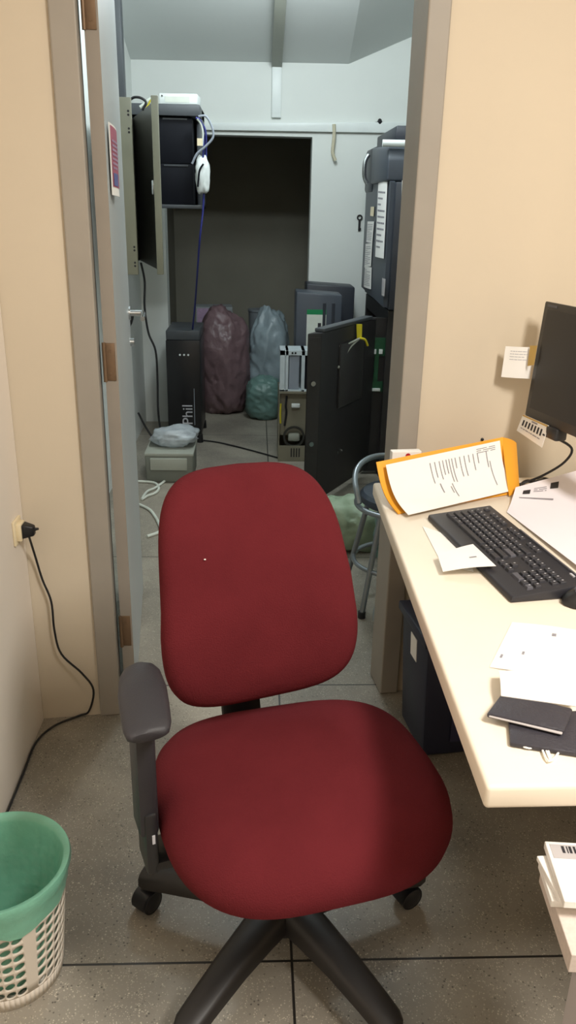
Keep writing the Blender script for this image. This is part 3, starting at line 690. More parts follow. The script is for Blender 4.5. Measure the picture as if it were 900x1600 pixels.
def sp(u, v, z=.0126): p = a + s * u + d * v - c; return (p.x, p.y, z)
mb.poly([sp(.005, .006), sp(.2, .006), sp(.2, .032), sp(.005, .032)]); bnd = lab(mb.build('cover_band', K['booklet'], t), 'grey printed band')
mb = MB(); u = .02
rd = random.Random(2)
while u < .09:
    wv = rd.uniform(.0015, .004); mb.poly([sp(u, .009, .013), sp(u + wv, .009, .013), sp(u + wv, .022, .013), sp(u, .022, .013)]); u += wv + rd.uniform(.0015, .003)
mb.build('barcode', K['inkd'], bnd)

# ================================================================== navy bin under the desk
t = thing('storage_box', 'dark navy plastic box standing on the floor under the desk', 'box', (.60, 1.98, 0), WA)
mb = MB(); mb.hexa([(-.135, -.10, 0), (.2, -.10, 0), (.2, .10, 0), (-.135, .10, 0)], [(-.155, -.115, .385), (.22, -.115, .385), (.22, .11, .385), (-.155, .11, .385)], .012); mb.build('body', K['navy'], t, True)
mb = MB(); mb.box(-.165, .23, -.125, .118, .365, .392, .006); mb.build('lid_rim', K['navy'], t, True)
mb = MB(); mb.hexa([(-.06, -.1085, .05), (.12, -.1085, .05), (.12, -.1075, .05), (-.06, -.1075, .05)], [(-.06, -.117, .33), (.12, -.117, .33), (.12, -.115, .33), (-.06, -.115, .33)]); lab(mb.build('front_panel', K['navyjeans'], t), 'violet blue front panel')
mb = MB(); mb.hexa([(-.151, -.03, .27), (-.151, .02, .27), (-.148, .02, .27), (-.148, -.03, .27)], [(-.1545, -.03, .34), (-.1545, .02, .34), (-.152, .02, .34), (-.152, -.03, .34)]); lab(mb.build('label', K['paper'], t), 'white label')

# ================================================================== INNER ROOM
# bar stool
def build_stool():
    t = thing('stool', 'grey tube stool with a round navy seat just behind the right door frame', 'stool', (.555, 2.84, 0))
    zs = .46; r = .155
    MB().lathe([(.01, zs - .045), (r - .012, zs - .045), (r, zs - .035), (r, zs - .012), (r - .012, zs), (.06, zs + .006), (.005, zs + .008)], 40).build('seat', K['vinyl'], t, True)
    mb = MB(); n = 40; mb.tube([((r + .012) * math.cos(2 * PI * k / n), (r + .012) * math.sin(2 * PI * k / n), zs - .05) for k in range(n + 1)], .010, 10); mb.build('seat_ring', K['brushed'], t, True)
    mb = MB(); pts = []
    for k in range(0, 19):
        a = R(200 - 10 * k); h = zs - .03 + .12 * math.sin(PI * min(1, k / 18)) ** .6; pts.append(((r + .022) * math.cos(a), (r + .022) * math.sin(a), h))
    mb.tube(pts, .011, 10, 2); mb.build('back_hoop', K['brushed'], t, True)
    for k, a in enumerate((225, 165, 45, -30)):
        a = R(a); mb = MB(); rt_, rb_ = .12, .205 if k < 2 else .2
        mb.tube([(rt_ * math.cos(a), rt_ * math.sin(a), zs - .045), (rb_ * math.cos(a), rb_ * math.sin(a), .012)], .011, 10); lg = mb.build('leg', K['brushed'], t, True)
        MB().cyl((rb_ * math.cos(a), rb_ * math.sin(a), 0), (rb_ * math.cos(a), rb_ * math.sin(a), .025), .015, 12).build('rubber_foot', K['cable'], lg, True)
    mb = MB(); mb.tube([(.168 * math.cos(2 * PI * k / n), .168 * math.sin(2 * PI * k / n), .18) for k in range(n + 1)], .009, 10); mb.build('foot_ring', K['brushed'], t, True)
build_stool()

# crumpled bags / blobs
def blob(name, label, cat, c, rad, m, seed, amp=.12, flat=True, sub=4, group=None, top=None, fold=1.0, parent=None):
    bm = bmesh.new(); bmesh.ops.create_icosphere(bm, subdivisions=sub, radius=1)
    off = Vector((seed * 3.1, seed * 1.7, seed))
    for v in bm.verts:
        p = v.co.copy(); d = p.normalized()
        n1 = noise.noise(d * 1.6 + off); n2 = 1 - abs(noise.noise(Vector((d.x * 2.4, d.y * 2.4, d.z * 5.5 + d.x * 1.5)) * fold + off * 2)) * 2; n3 = 1 - abs(noise.noise(d * 7 * fold + off)) * 2
        k = 1 + amp * (n1 + .55 * n2 + .22 * n3)
        e = (abs(d.x) ** 2.8 + abs(d.y) ** 2.8 + abs(d.z) ** 2.8) ** (-1 / 2.8); q = d * e * k
        if top and d.z > .4: sc = 1 - top * (d.z - .4); q.x *= sc; q.y *= sc
        q = Vector((q.x * rad[0], q.y * rad[1], q.z * rad[2]))
        if flat: q.z = max(q.z, -rad[2] * .93)
        v.co = q
    zmin = min(v.co.z for v in bm.verts)
    for v in bm.verts: v.co.z -= zmin
    mb = MB(); mb.merge(bm); o = mb.build(name, K[m], parent, True, loc=c, angle=180)
    if not parent: tag(o, label, cat, group)
    return o
GB = 'filled rubbish bags in the dark opening'
b1 = blob('rubbish_bag', 'large mauve rubbish bag standing at the dark opening', 'bag', (-.235, 6.0, 0), (.18, .18, .375), 'pinkbag', 2, .13, True, 5, GB, .0, 1.25)
b2 = blob('rubbish_bag', 'tall pale blue rubbish bag right of the mauve bag, behind the teal one', 'bag', (.105, 6.14, 0), (.14, .15, .34), 'bluebag', 5, .14, False, 5, GB, .25)
b3 = blob('rubbish_bag', 'low teal rubbish bag on the floor in front of the pale blue bag', 'bag', (.065, 5.80, 0), (.125, .12, .155), 'greenbag', 9, .12, True, 5, GB)
t = thing('carton', 'pale grey carton behind the mauve bag in the dark opening', 'box', (-.33, 6.35, 0), R(4))
MB().box(-.13, .15, -.08, .12, 0, .74, .004).build('box', K['carton'], t)
mb = MB(); mb.box(.06, .12, -.0815, -.08, .68, .715); mb.build('print', K['inkd'], t)
mb = MB(); mb.box(-.12, -.03, -.0815, -.08, .62, .73); lab(mb.build('label', K['lavprint'], t), 'faded label')
t = thing('bucket', 'grey plastic bucket behind the pale blue bag in the dark opening', 'bucket', (.03, 6.45, 0))
MB().lathe([(.06, 0), (.085, .69), (.09, .695), (.09, .71), (.08, .71)], 28).build('body', K['cup'], t, True)

# UPS tower
t = thing('server_tower', 'black tower computer with white logo standing left of the mauve bag', 'computer', (-.455, 5.18, 0))
mb = MB(); mb.box(-.108, .108, -.08, .33, .055, .665, .006); cs = mb.build('case', K['ups'], t, True)
mb = MB(); mb.box(-.106, .106, -.075, .33, .665, .725, .006); lab(mb.build('top_unit', K['rackgrey'], t, True), 'dark grey top')
mb = MB(); mb.box(.062, .066, -.083, -.08, .12, .36, .0005); lab(mb.build('trim_line', K['greycable'], t), 'thin bright trim line')
for i in range(3):
    mb = MB(); mb.cyl((-.02 + .026 * i, -.0805, .575), (-.02 + .026 * i, -.0835, .575), .0065, 10); mb.build('indicator', K['whitebox'], t, True)
for x in (-.095, .095):
    for y in (-.06, .31):
        mb = MB(); mb.cyl((x, y, .055), (x, y, 0), .018, 10, .022); mb.build('foot', K['ups'], t, True)
cu = bpy.data.curves.new('logo', 'FONT'); cu.body = 'Phil'; cu.size = .095; cu.extrude = .0008
to = bpy.data.objects.new('tmp', cu); C.objects.link(to); bpy.context.view_layer.update()
me = bpy.data.meshes.new_from_object(to.evaluated_get(bpy.context.evaluated_depsgraph_get())); C.objects.unlink(to); bpy.data.objects.remove(to)
me.name = 'logo'; lo = bpy.data.objects.new('logo', me); C.objects.link(lo); me.materials.append(K['legend']); lo.parent = t
lo.rotation_euler = (R(90), R(-90), 0); lo.location = (.05, -.0815, .12); lab(lo, 'white logo lettering running upward')

# putty-grey box with film on top, in front of the tower
t = thing('desk_printer', 'putty grey plastic machine on the floor in front of the black tower', 'printer', (-.475, 4.42, 0))
mb = MB(); mb.hexa([(-.13, -.14, .0), (.13, -.14, 0), (.13, .16, 0), (-.13, .16, 0)], [(-.135, -.145, .16), (.135, -.145, .16), (.13, .16, .19), (-.13, .16, .19)], .012); mb.build('body', K['darkputty'], t, True)
mb = MB(); mb.hexa([(-.105, -.155, .075), (.10, -.155, .075), (.10, -.14, .075), (-.105, -.14, .075)], [(-.105, -.157, .145), (.10, -.157, .145), (.10, -.14, .145), (-.105, -.14, .145)], .005); mb.build('front_panel', K['putty'], t, True)
mb = MB(); mb.box(-.136, .136, -.146, .16, .155, .172, .004); mb.build('lid', K['putty'], t, True)
blob('plastic_film', 'crumpled clear plastic film lying on the putty grey machine', 'film', (-.455, 4.44, .18), (.11, .08, .05), 'bagclear', 4, .3, True, 4)
def cable(name, label, pts, r, m, group=None, cat='cable', n=8, sm=6, parts=()):
    o_ = sum(pts, Vector()) / len(pts); mb = MB(); mb.tube([p - o_ for p in pts], r, n, sm)
    return tag(mb.build(name, K[m], None, True, loc=o_), label, cat, group)
GC = 'white cables on the inner floor'
cable('network_cable', 'white cable looping on the floor in front of the putty grey machine', [onz(x, y, .008) for x, y in ((215, 752), (240, 754), (248, 762), (243, 770), (230, 775), (222, 780), (230, 768), (243, 762), (262, 748))], .007, 'whitecable', GC)
cable('network_cable', 'white cable bent on the floor beside the open door edge, nearest the red chair', [onz(x, y, .008) for x, y in ((212, 786), (232, 795), (242, 806), (250, 822), (249, 831), (230, 838))], .0075, 'whitecable', GC)
cable('floor_cord', 'thin dark cord lying straight on the floor below the rubbish bags', [onz(x, y, .006) for x, y in ((318, 688), (345, 692), (390, 703), (437, 716))], .005, 'cable')

# wall rack
def build_rack():
    t = thing('wall_rack', 'beige and black wall-mounted network rack with its frame swung open', 'rack', (-.78, 4.72, 1.15))
    O = Vector((-.78, 4.72, 1.15))
    def W(x, y, z): return Vector((x, y, z)) - O
    # fixed body
    mb = MB()
    z0, z1 = 1.44, 1.955
    for q in ((-.78, -.30, 4.72, 5.12, 1.90, 1.955), (-.78, -.30, 4.72, 5.12, z0, z0 + .02), (-.78, -.765, 4.72, 5.12, z0, z1), (-.78, -.30, 5.10, 5.12, z0, z1), (-.33, -.30, 4.9, 5.12, z0, z1)):
        mb.box(q[0] - O.x, q[1] - O.x, q[2] - O.y, q[3] - O.y, q[4] - O.z, q[5] - O.z, .003)
    mb.build('body', K['rackgrey'], t, True)
    for zz, hh in ((1.462, .205), (1.67, .225)):
        mb = MB(); mb.box(-.72 - O.x, -.345 - O.x, .03, .30, zz - O.z, zz + hh - O.z, .001); dv = mb.build('equipment_unit', K['rackblk'], t, True)
        mb = MB(); mb.box(-.50 - O.x, -.37 - O.x, .026, .03, zz + hh - .012 - O.z, zz + hh - .004 - O.z); mb.build('bright_edge', K['rackgrey'], dv)
    # left fixed panel with its beige post
    mb = MB(); mb.box(-.66 - O.x, -.645 - O.x, 3.97 - O.y, 4.72 - O.y, 1.165 - O.z, 1.875 - O.z, .002); mb.build('side_panel', K['rackdark'], t)
    mb = MB(); mb.box(-.655 - O.x, -.553 - O.x, 3.95 - O.y, 3.975 - O.y, 1.145 - O.z, 1.895 - O.z, .003); ps = mb.build('post', K['rackbeige'], t, True)
    for zz in (1.84, 1.825, 1.77, 1.755, 1.27, 1.255, 1.20, 1.185):
        mb = MB(); mb.cyl((-.566 - O.x, 3.9495 - O.y, zz - O.z), (-.566 - O.x, 3.9515 - O.y, zz - O.z), .005, 10); mb.build('mounting_hole', K['cable'], ps)
    # brackets to the wall
    for zz in (1.3, 1.75): 
        mb = MB(); mb.box(-.78 - O.x, -.645 - O.x, 4.5 - O.y, 4.53 - O.y, zz - O.z, zz + .03 - O.z); mb.build('bracket', K['rackgrey'], t)
    # swung panel from the rear hinge toward the viewer
    a = Vector((-.640, 4.70, 0)); b = Vector((-.443, 3.95, 0)); d = (b - a).normalized(); s = Vector((-d.y, d.x, 0)) * .006
    mb = MB(); mb.hexa([W(*(a + s).xy, 1.165), W(*(b + s).xy, 1.165), W(*(b - s).xy, 1.165), W(*(a - s).xy, 1.165)], [W(*(a + s).xy, 1.885), W(*(b + s).xy, 1.885), W(*(b - s).xy, 1.885), W(*(a - s).xy, 1.885)], .002)
    mb.build('swing_panel', K['rackdark'], t)
    mb = MB(); mb.box(-.462 - O.x, -.432 - O.x, 3.925 - O.y, 3.955 - O.y, 1.150 - O.z, 1.902 - O.z, .003); mb.build('post', K['rackbeige'], t, True)
    mb = MB(); mb.box(-.475 - O.x, -.462 - O.x, 3.95 - O.y, 3.975 - O.y, 1.50 - O.z, 1.56 - O.z, .003); lab(mb.build('latch', K['chrome'], t, True), 'small chrome latch')
build_rack()
t = thing('network_switch', 'flat white metal box lying on top of the wall rack', 'switch', (-.41, 4.78, 1.956), R(-3))
mb = MB(); mb.box(-.10, .10, -.05, .12, 0, .05, .003); mb.build('case', K['whitebox'], t, True)
mb = MB(); mb.box(-.07, .06, -.0515, -.05, .008, .036); lab(mb.build('face_panel', K['whitecable'], t), 'slightly darker front panel')
mb = MB(); mb.cyl((-.085, -.05, .038), (-.085, -.053, .038), .004, 8); mb.build('screw', K['cable'], t)
GR = 'cables around the wall rack'
cable('network_cable', 'long blue cable hanging from the wall rack down to the black tower', [Vector((-.31, 4.73, 1.89))] + [ony(x, y, 4.705) for x, y in ((313, 190), (321, 205), (322, 240), (319, 290), (317, 330), (312, 375))] + [ony(308, 430, 4.82), ony(305, 472, 5.0), Vector((-.395, 5.14, .733)), Vector((-.40, 5.24, .731))], .0055, 'blue', GR)
cable('network_cable', 'dark blue cable curling at the upper right of the wall rack', [ony(x, y, 4.69) for x, y in ((306, 184), (314, 190), (318, 215), (317, 250), (314, 275), (309, 300))], .0055, 'blue', GR)
cable('network_cable', 'grey cable bowing out at the right of the wall rack', [ony(x, y, 4.66) for x, y in ((310, 182), (322, 182), (331, 198), (333, 214), (322, 228), (308, 240), (300, 256))], .006, 'greycable', GR)
cable('network_cable', 'short white cable at the top right of the wall rack', [ony(x, y, 4.68) for x, y in ((308, 186), (314, 194), (317, 208), (316, 228))], .005, 'whitecable', GR)
cable('network_cable', 'short dark cable looping beside the white plastic bag on the rack', [ony(x, y, 4.66) for x, y in ((318, 256), (312, 266), (310, 282), (309, 292))], .005, 'rackblk', GR)
blob('plastic_bag', 'small white plastic bag hanging at the right side of the wall rack', 'bag', ony(317, 304, 4.70), (.035, .03, .085), 'whitebox', 3, .2, False, 4, None, .5)
t = thing('cable_tag', 'small cream tag on the cables at the right of the wall rack', 'tag', ony(312, 222, 4.66)); MB().box(-.014, .014, 0, .004, -.018, .018, .001).build('tag', K['cream'], t)
cable('power_cable', 'black cable arching over the top of the wall rack frame', [ony(x, y, 4.3) for x, y in ((203, 156), (210, 152), (220, 153), (228, 160), (222, 172))], .006, 'cable', GR)
cable('network_cable', 'white cable bundle drooping over the swung rack panel', [ony(x, y, 4.4) for x, y in ((219, 168), (226, 163), (234, 156), (244, 152))], .009, 'whitecable', GR)
cable('network_cable', 'yellow cable drooping over the swung rack panel', [ony(x, y, 4.38) for x, y in ((226, 172), (231, 165), (236, 156), (244, 150))], .004, 'yellow', GR)
cable('power_cable', 'black cable hanging from the wall rack down the inner wall to the floor machine', [Vector((-.62, 4.55, 1.16))] + [ony(x, y, 4.62) for x, y in ((226, 440), (226, 480), (232, 520), (243, 548), (246, 590), (247, 640), (251, 672))] + [ony(256, 676, 4.5), ony(255, 684, 4.46), ony(243, 688, 4.44), ony(228, 668, 4.44), ony(216, 645, 4.42)], .006, 'cable', GR)
# dark pipe on the inner left wall
p = onx(184, 60, -.75)
t = thing('cable_conduit', 'dark vertical conduit on the inner wall above the wall rack', 'pipe', (-.752, 4.78, 1.96))
MB().box(-.027, ony(192, 60, 4.78).x + .752, -.035, .035, 0, .68, .006).build('tube', K['rackgrey'], t, True)
t = thing('wall_socket', 'black plug and white adapter on the inner wall behind the door edge', 'outlet', (-.78, 4.32, .80))
mb = MB(); mb.box(0, .05, -.03, .03, -.03, .05, .006); mb.tube([(.05, 0, .03), (.11, 0, .06), (.135, 0, .13)], .014, 8, 4); mb.build('plug', K['cable'], t, True)
mb = MB(); mb.box(.03, .075, -.02, .02, -.14, -.04, .006); mb.build('adapter', K['whitebox'], t, True)

# trunking on the back wall
t = thing('cable_trunking', 'long white horizontal cable trunking above the dark opening', 'trunking', (.5, 5.65, 1.945))
MB().hexa([(-1.28, -.03, -.04), (1.2, -.03, -.02), (1.2, 0, -.02), (-1.28, 0, -.04)], [(-1.28, -.03, -.008), (1.2, -.03, .058), (1.2, 0, .058), (-1.28, 0, -.008)], .003).build('duct', K['whitebox'], t, True)
t = thing('cable_trunking', 'white vertical cable trunking running down from the sloping ceiling to the horizontal one', 'trunking', (.125, 5.65, 1.99))
MB().box(-.03, .03, -.028, 0, 0, .30, .003).build('duct', K['whitebox'], t, True)
cv = []
sl = Vector((-.0, -1.45, .455)).normalized(); nn = Vector((0, -sl.z, -abs(sl.y))).normalized()
a = Vector((.125, 5.64, 2.298)) - Vector((.125, 5.65, 1.99)); b = a + sl * 1.0
u = Vector((.032, 0, 0)); dn_ = Vector((0, -.3, -.95)) * .03
MB().hexa([a - u + dn_, a + u + dn_, b + u + dn_, b - u + dn_], [a - u, a + u, b + u, b - u], .003).build('ceiling_duct', K['putty'], t, True)
cable('rope', 'short beige rope hanging below the horizontal trunking', [ony(x, y, 5.61) for x, y in ((522, 194), (522, 212), (520, 232), (520, 240), (524, 251))], .011, 'rope', None, 'rope')
p = ony(594, 186, 5.62); mb = MB(); mb.lathe([(.012, 0), (.018, .012), (.010, .03), (.002, .034)], 12); mb.cyl((-.03, 0, .008), (.0, 0, .012), .005, 8)
tag(mb.build('cable_clip', K['cable'], None, True, loc=(p.x, 5.632, 1.945 + .022)), 'small black clip sitting on top of the trunking', 'clip')
p = ony(562, 340, 5.645); t = thing('hanging_key', 'black key hanging on the pale inner wall beside the tall cabinet', 'key', p)
mb = MB(); mb.lathe([(.010, -.004), (.019, -.004), (.019, .004), (.010, .004)], 18, cap=False, M=Matrix.Rotation(R(90), 4, 'X')); mb.build('bow', K['cable'], t, True)
mb = MB(); mb.box(-.007, .007, -.004, .004, -.085, -.017, .001); mb.box(.005, .012, -.004, .004, -.08, -.065); mb.build('blade', K['cable'], t)

# tall machine with open safe at the right
def build_machine():
    t = thing('cash_machine', 'tall slate grey cabinet machine with notices on its side, right of the opening', 'machine', (1.05, 4.85, 0))
    O = Vector((1.05, 4.85, 0)); X0 = .70
    def B(x0, x1, y0, y1, z0, z1, bev=.006): return MB().box(x0 - O.x, x1 - O.x, y0 - O.y, y1 - O.y, z0, z1, bev)
    # upper housing
    B(X0 + .01, 1.4, 4.36, 5.36, .955, 1.59).build('upper_housing', K['machined'], t, True)
    mb = MB(); mb.prism([(4.40 - O.y, .965), (5.37 - O.y, .985), (5.37 - O.y, 1.70), (5.30 - O.y, 1.74), (4.40 - O.y, 1.59)], X0 - .012 - O.x, X0 + .012 - O.x)
    # turn the y/z outline upright: prism made in (y,z) then swapped
    for v in mb.bm.verts: y, z, x = v.co.x, v.co.y, v.co.z; v.co = (x, y, z)
    mb.build('side_panel', K['machine'], t)
    # top hood with rounded front
    mb = MB(); n = 10; pts = [(4.42 - O.y, 1.56)] + [(4.43 - O.y + .09 * (1 - math.sin(R(9 * k))), 1.70 + .08 * (1 - math.cos(R(9 * k)))) for k in range(n + 1)][::1] + [(5.30 - O.y, 1.80), (5.36 - O.y, 1.74), (5.36 - O.y, 1.56)]
    pts = [(4.43 - O.y, 1.595), (4.43 - O.y, 1.70), (4.45 - O.y, 1.745), (4.50 - O.y, 1.765), (5.05 - O.y, 1.79), (5.05 - O.y, 1.595)]
    mb.prism(pts, X0 - .03 - O.x, 1.4 - O.x, .012, 3)
    for v in mb.bm.verts: y, z, x = v.co.x, v.co.y, v.co.z; v.co = (x, y, z)
    mb.build('hood', K['machine'], t, True)
    B(X0 - .02, X0 + .2, 5.06, 5.40, 1.55, 1.80, .02).build('rear_fascia', K['machined'], t, True)
    mb = MB(); mb.tube([(X0 - .035 - O.x, 5.15 - O.y, 1.76), (X0 - .055 - O.x, 5.15 - O.y, 1.72), (X0 - .055 - O.x, 5.15 - O.y, 1.64), (X0 - .035 - O.x, 5.15 - O.y, 1.60)], .012, 8, 4); lab(mb.build('grip', K['chrome'], t, True), 'bright grip handle')
    mb = MB(); mb.cyl((X0 - .06 - O.x, 4.44 - O.y, 1.772), (1.3 - O.x, 4.41 - O.y, 1.772), .017, 14); lab(mb.build('top_bar', K['whitebox'], t, True), 'white bar along the top')
    B(X0 + .03, 1.4, 4.6, 5.3, 1.79, 1.87, .01).build('cap', K['machined'], t, True)
    # safe body: open on the side facing the room
    mb = MB()
    for q in ((.72, 1.4, 4.42, 5.36, .86, .945), (.72, 1.4, 4.42, 5.36, 0, .06), (1.34, 1.4, 4.42, 5.36, .06, .86), (.72, 1.4, 4.42, 4.47, .06, .86), (.72, 1.4, 5.30, 5.36, .06, .86)): mb.box(q[0] - O.x, q[1] - O.x, q[2] - O.y, q[3] - O.y, q[4], q[5])
    mb.build('safe_body', K['safe'], t)
    # front of the safe body seen right of the open door
    mb = MB(); mb.box(.62 - O.x, .72 - O.x, 4.46 - O.y, 4.5 - O.y, .02, .9); mb.build('inner_chassis', K['safe'], t)
    y = 4.46
    def board(px0, py0, px1, py1, nm, m, dy=0, th=.006):
        a = ony(px0, py1, y - .005 - dy); b = ony(px1, py0, y - .005 - dy)
        return MB().box(min(a.x, b.x) - O.x, max(a.x, b.x) - O.x, y - .008 - dy - O.y, y - dy - O.y, min(a.z, b.z), max(a.z, b.z), .001).build(nm, K[m], t)
    lab(board(577, 528, 604, 556, 'circuit_board', 'pcb'), 'upper green circuit board'); board(583, 556, 592, 596, 'ribbon', 'pcb', .001)
    lab(board(576, 596, 598, 612, 'circuit_board', 'pcb'), 'lower green circuit board')
    for q in ((581, 546, 588, 553), (592, 546, 598, 553), (579, 607, 594, 611), (579, 570, 583, 583)): board(*q, 'connector', 'whitebox', .009)
    # open safe door: thick edge toward the viewer, face receding to its hinge
    e0, e1, h = Vector((.245, 3.80, 0)), Vector((.315, 3.822, 0)), Vector((.655, 4.40, 0)); g = h - (e1 - e0)
    def L(p, z): return (p.x - O.x, p.y - O.y, z)
    e0b = e0 + (h - e1) ; zb = .905
    mb = MB(); mb.hexa([L(e0, .06), L(e1, .06), L(h, .06), L(e0b, .06)], [L(e0, zb), L(e1, zb), L(h, zb), L(e0b, zb)], .004)
    dr = mb.build('safe_door', K['safe'], t, True)
    sd = (e1 - e0).normalized(); ou = Vector((sd.y, -sd.x, 0))
    mb = MB(); a = e0 + sd * .006 + ou * .003; b = e1 - sd * .006 + ou * .003
    mb.hexa([L(a, .08), L(b, .08), L(b - ou * .006, .08), L(a - ou * .006, .08)], [L(a, .885), L(b, .885), L(b - ou * .006, .885), L(a - ou * .006, .885)]); lab(mb.build('edge_plate', K['safedge'], dr), 'dark brown edge plate')
    for zz in (.67, .37):
        c = (e0 + e1) / 2 - sd * .008; mb = MB(); mb.cyl(L(c, zz), L(c + ou * .022, zz), .012, 14); lab(mb.build('bolt', K['chrome'], dr, True), 'round steel bolt')
    fd = (h - e1).normalized(); fo = Vector((fd.y, -fd.x, 0))
    mb = MB(); a = e1 + fd * .02; b = h - fd * .05
    mb.hexa([L(a, zb), L(b, zb), L(b - fo * .05, zb), L(a - fo * .05, zb)], [L(a, zb + .018), L(b, zb + .018), L(b - fo * .05, zb + .018), L(a - fo * .05, zb + .018)], .004); lab(mb.build('lit_top_ridge', K['rackgrey'], dr, True), 'top ridge, coloured grey for the light on it')  # grey colour stands in for light on the door's top ridge
    mb = MB(); a = e1 + fd * .2; b = e1 + fd * .5
    mb.hexa([L(a, .5), L(b, .5), L(b + fo * .012, .5), L(a + fo * .012, .5)], [L(a, .83), L(b, .83), L(b + fo * .012, .83), L(a + fo * .012, .83)], .01); mb.build('lock_cover', K['safedge'], dr, True)
    for k in (0, 1):
        c = e1 + fd * (.23 + .05 * k); mb = MB(); mb.cyl(L(c, .26), L(c + fo * .005, .26), .008, 10); mb.build('screw', K['chrome'], dr, True)
    return e1, fd, fo
e1, fd, fo = build_machine()
# yellow strap tied on the safe door
c = e1 + fd * .40 + fo * .02; t = thing('tag', 'yellow tag with pale straps hanging at the top of the open black safe door', 'tag', (c.x, c.y, .84))
mb = MB(); mb.hexa([(-.012, -.002, -.01), (.014, 0, -.01), (.014, .004, -.01), (-.012, .004, -.01)], [(-.018, -.002, .065), (.012, 0, .065), (.012, .004, .065), (-.018, .004, .065)], .001); mb.build('tag_body', K['yellow'], t)
mb = MB(); mb.tube([(0, -.008, -.005), (.03, 0, -.012), (.048, .012, -.045)], .006, 8, 4); mb.build('tie', K['yellow'], t, True)
mb = MB(); mb.tube([(0, -.008, -.006), (-.06, -.08, -.05), (-.12, -.17, -.13)], .005, 8, 4); mb.tube([(0, -.008, -.006), (-.06, -.08, -.02), (-.12, -.16, -.022)], .005, 8, 4); lab(mb.build('strap', K['putty'], t, True), 'pale straps')
# notices on the machine's side
GN = 'paper notices on the tall grey machine'
def notice(label, px, m='paper', prints=1, x=.684, seed=1):
    P = [onx(a, b, x) for a, b in px]
    pr = [('print', 'ink', lines(10, .1, .9, .1, .9, .4, seed, .3))] if prints else []
    return paper('notice', label, 'paper', P, m, lambda u, v: .004 * math.sin(u * PI) + .003, .0015, 4, 8, pr, GN)
notice('long white printed notice hanging on the side of the tall grey machine', ((587, 401), (600, 404), (606, 284), (592, 283)), seed=2)
notice('lower left white notice near the far edge of the tall grey machine', ((569, 448), (580, 452), (581, 418), (571, 416)), seed=3)
notice('middle white notice above the lower left one on the tall grey machine', ((570, 418), (580, 416), (582, 380), (572, 381)), seed=4)
notice('upper white notice at the far edge of the tall grey machine', ((573, 378), (582, 380), (585, 346), (575, 346)), seed=5)
notice('small cream notice under the grip of the tall grey machine', ((579, 337), (584, 338), (585, 323), (580, 323)), 'cream', 0)
notice('grey faded notice at the lower front of the tall grey machine', ((597, 460), (601, 463), (603, 436), (598, 434)), 'booklet', 1, .684, 7)
P = [ony(a, b, 4.352) for a, b in ((626, 346), (633, 346), (636, 282), (628, 282))]
paper('notice', 'white notice on the narrow front of the tall machine beside the door frame', 'paper', P, 'paper', lambda u, v: .002, .0015, 4, 6, [('print', 'ink', lines(8, .1, .9, .1, .9, .4, 8, .3))], GN)

# grey boxes behind the safe door
def grey_case(label, px0, px1, ytop, y, dep, lbl=False):
    a, b = ony(px0, ytop, y), ony(px1, ytop, y); w = b.x - a.x; c = (a.x + b.x) / 2; h = min(a.z, b.z)
    t = thing('machine_case', label, 'case', (c, y + dep / 2, 0), 0, 'slate grey machine cases')
    mb = MB(); mb.hexa([(-w / 2, -dep / 2, 0), (w / 2, -dep / 2, 0), (w / 2, dep / 2, 0), (-w / 2, dep / 2, 0)], [(-w / 2, -dep / 2, h + .005), (w / 2, -dep / 2, h - .012), (w / 2, dep / 2, h - .012), (-w / 2, dep / 2, h + .005)], .012); mb.build('shell', K['machine' if lbl else 'machined'], t, True)
    if lbl:
        q0, q1 = ony(478, 545, y), ony(510, 484, y)
        mb = MB(); mb.box(q0.x - c, q1.x - c, -dep / 2 - .002, -dep / 2, q0.z, q1.z - .03); lab(mb.build('label', K['whitecable'], t), 'pale printed label')
        mb = MB(); mb.box(q0.x - c, q1.x - c, -dep / 2 - .002, -dep / 2, q1.z - .03, q1.z); lab(mb.build('label_band', K['green'], t), 'green band above the label')
        mb = MB(); mb.box(q1.x - c - .05, q1.x - c - .03, -dep / 2 - .0035, -dep / 2 - .002, q1.z - .14, q1.z - .08); mb.build('icon', K['inkd'], t)
        for k in range(2):
            x = w / 2 - .12 + .055 * k; mb = MB(); mb.box(x, x + .02, -dep / 2 - .003, -dep / 2, .3, h - .06, .002); mb.build('groove', K['machined'], t)
grey_case('slate grey machine case with a green and white label', 463, 536, 457, 5.0, .22, True)
grey_case('darker slate grey machine case standing behind the labelled one', 479, 555, 444, 5.33, .22)

# open computer case and white drive cage left of the safe door
y = 4.70
a, b = ony(436, 612, y), ony(492, 612, y); w = b.x - a.x; h = a.z
t = thing('open_computer_case', 'tan open computer case standing left of the black safe door', 'computer', ((a.x + b.x) / 2, y + .14, 0))
mb = MB()
for q in ((-w / 2, w / 2, -.14, .14, 0, .012), (-w / 2, w / 2, -.14, .14, h - .012, h), (-w / 2, -w / 2 + .006, -.14, .14, .012, h - .012), (w / 2 - .006, w / 2, -.14, .14, .012, h - .012), (-w / 2, w / 2, .125, .14, .012, h - .012)): mb.box(*q)
mb.build('chassis', K['tan'], t)
mb = MB(); mb.box(-w / 2 + .01, w / 2 - .006, -.11, -.105, .16, h - .02); mb.build('side_plate', K['tan'], t)
mb = MB(); mb.box(-w / 2 + .006, w / 2 - .006, -.141, -.135, .012, .10, .001); lb = mb.build('vent_plate', K['tan'], t)
for k in range(4):
    mb = MB(); mb.box(-.03 + .016 * k, -.022 + .016 * k, -.143, -.141, .03, .085); mb.build('slot', K['tand'], lb)
mb = MB(); mb.lathe([(.062, -.004), (.066, 0), (.066, .012), (.054, .012), (.054, -.004)], 28, M=Matrix.Translation((-.012, -.125, .155)) @ Matrix.Rotation(R(90), 4, 'X'), cap=False); fnn = mb.build('fan_ring', K['tand'], t, True)
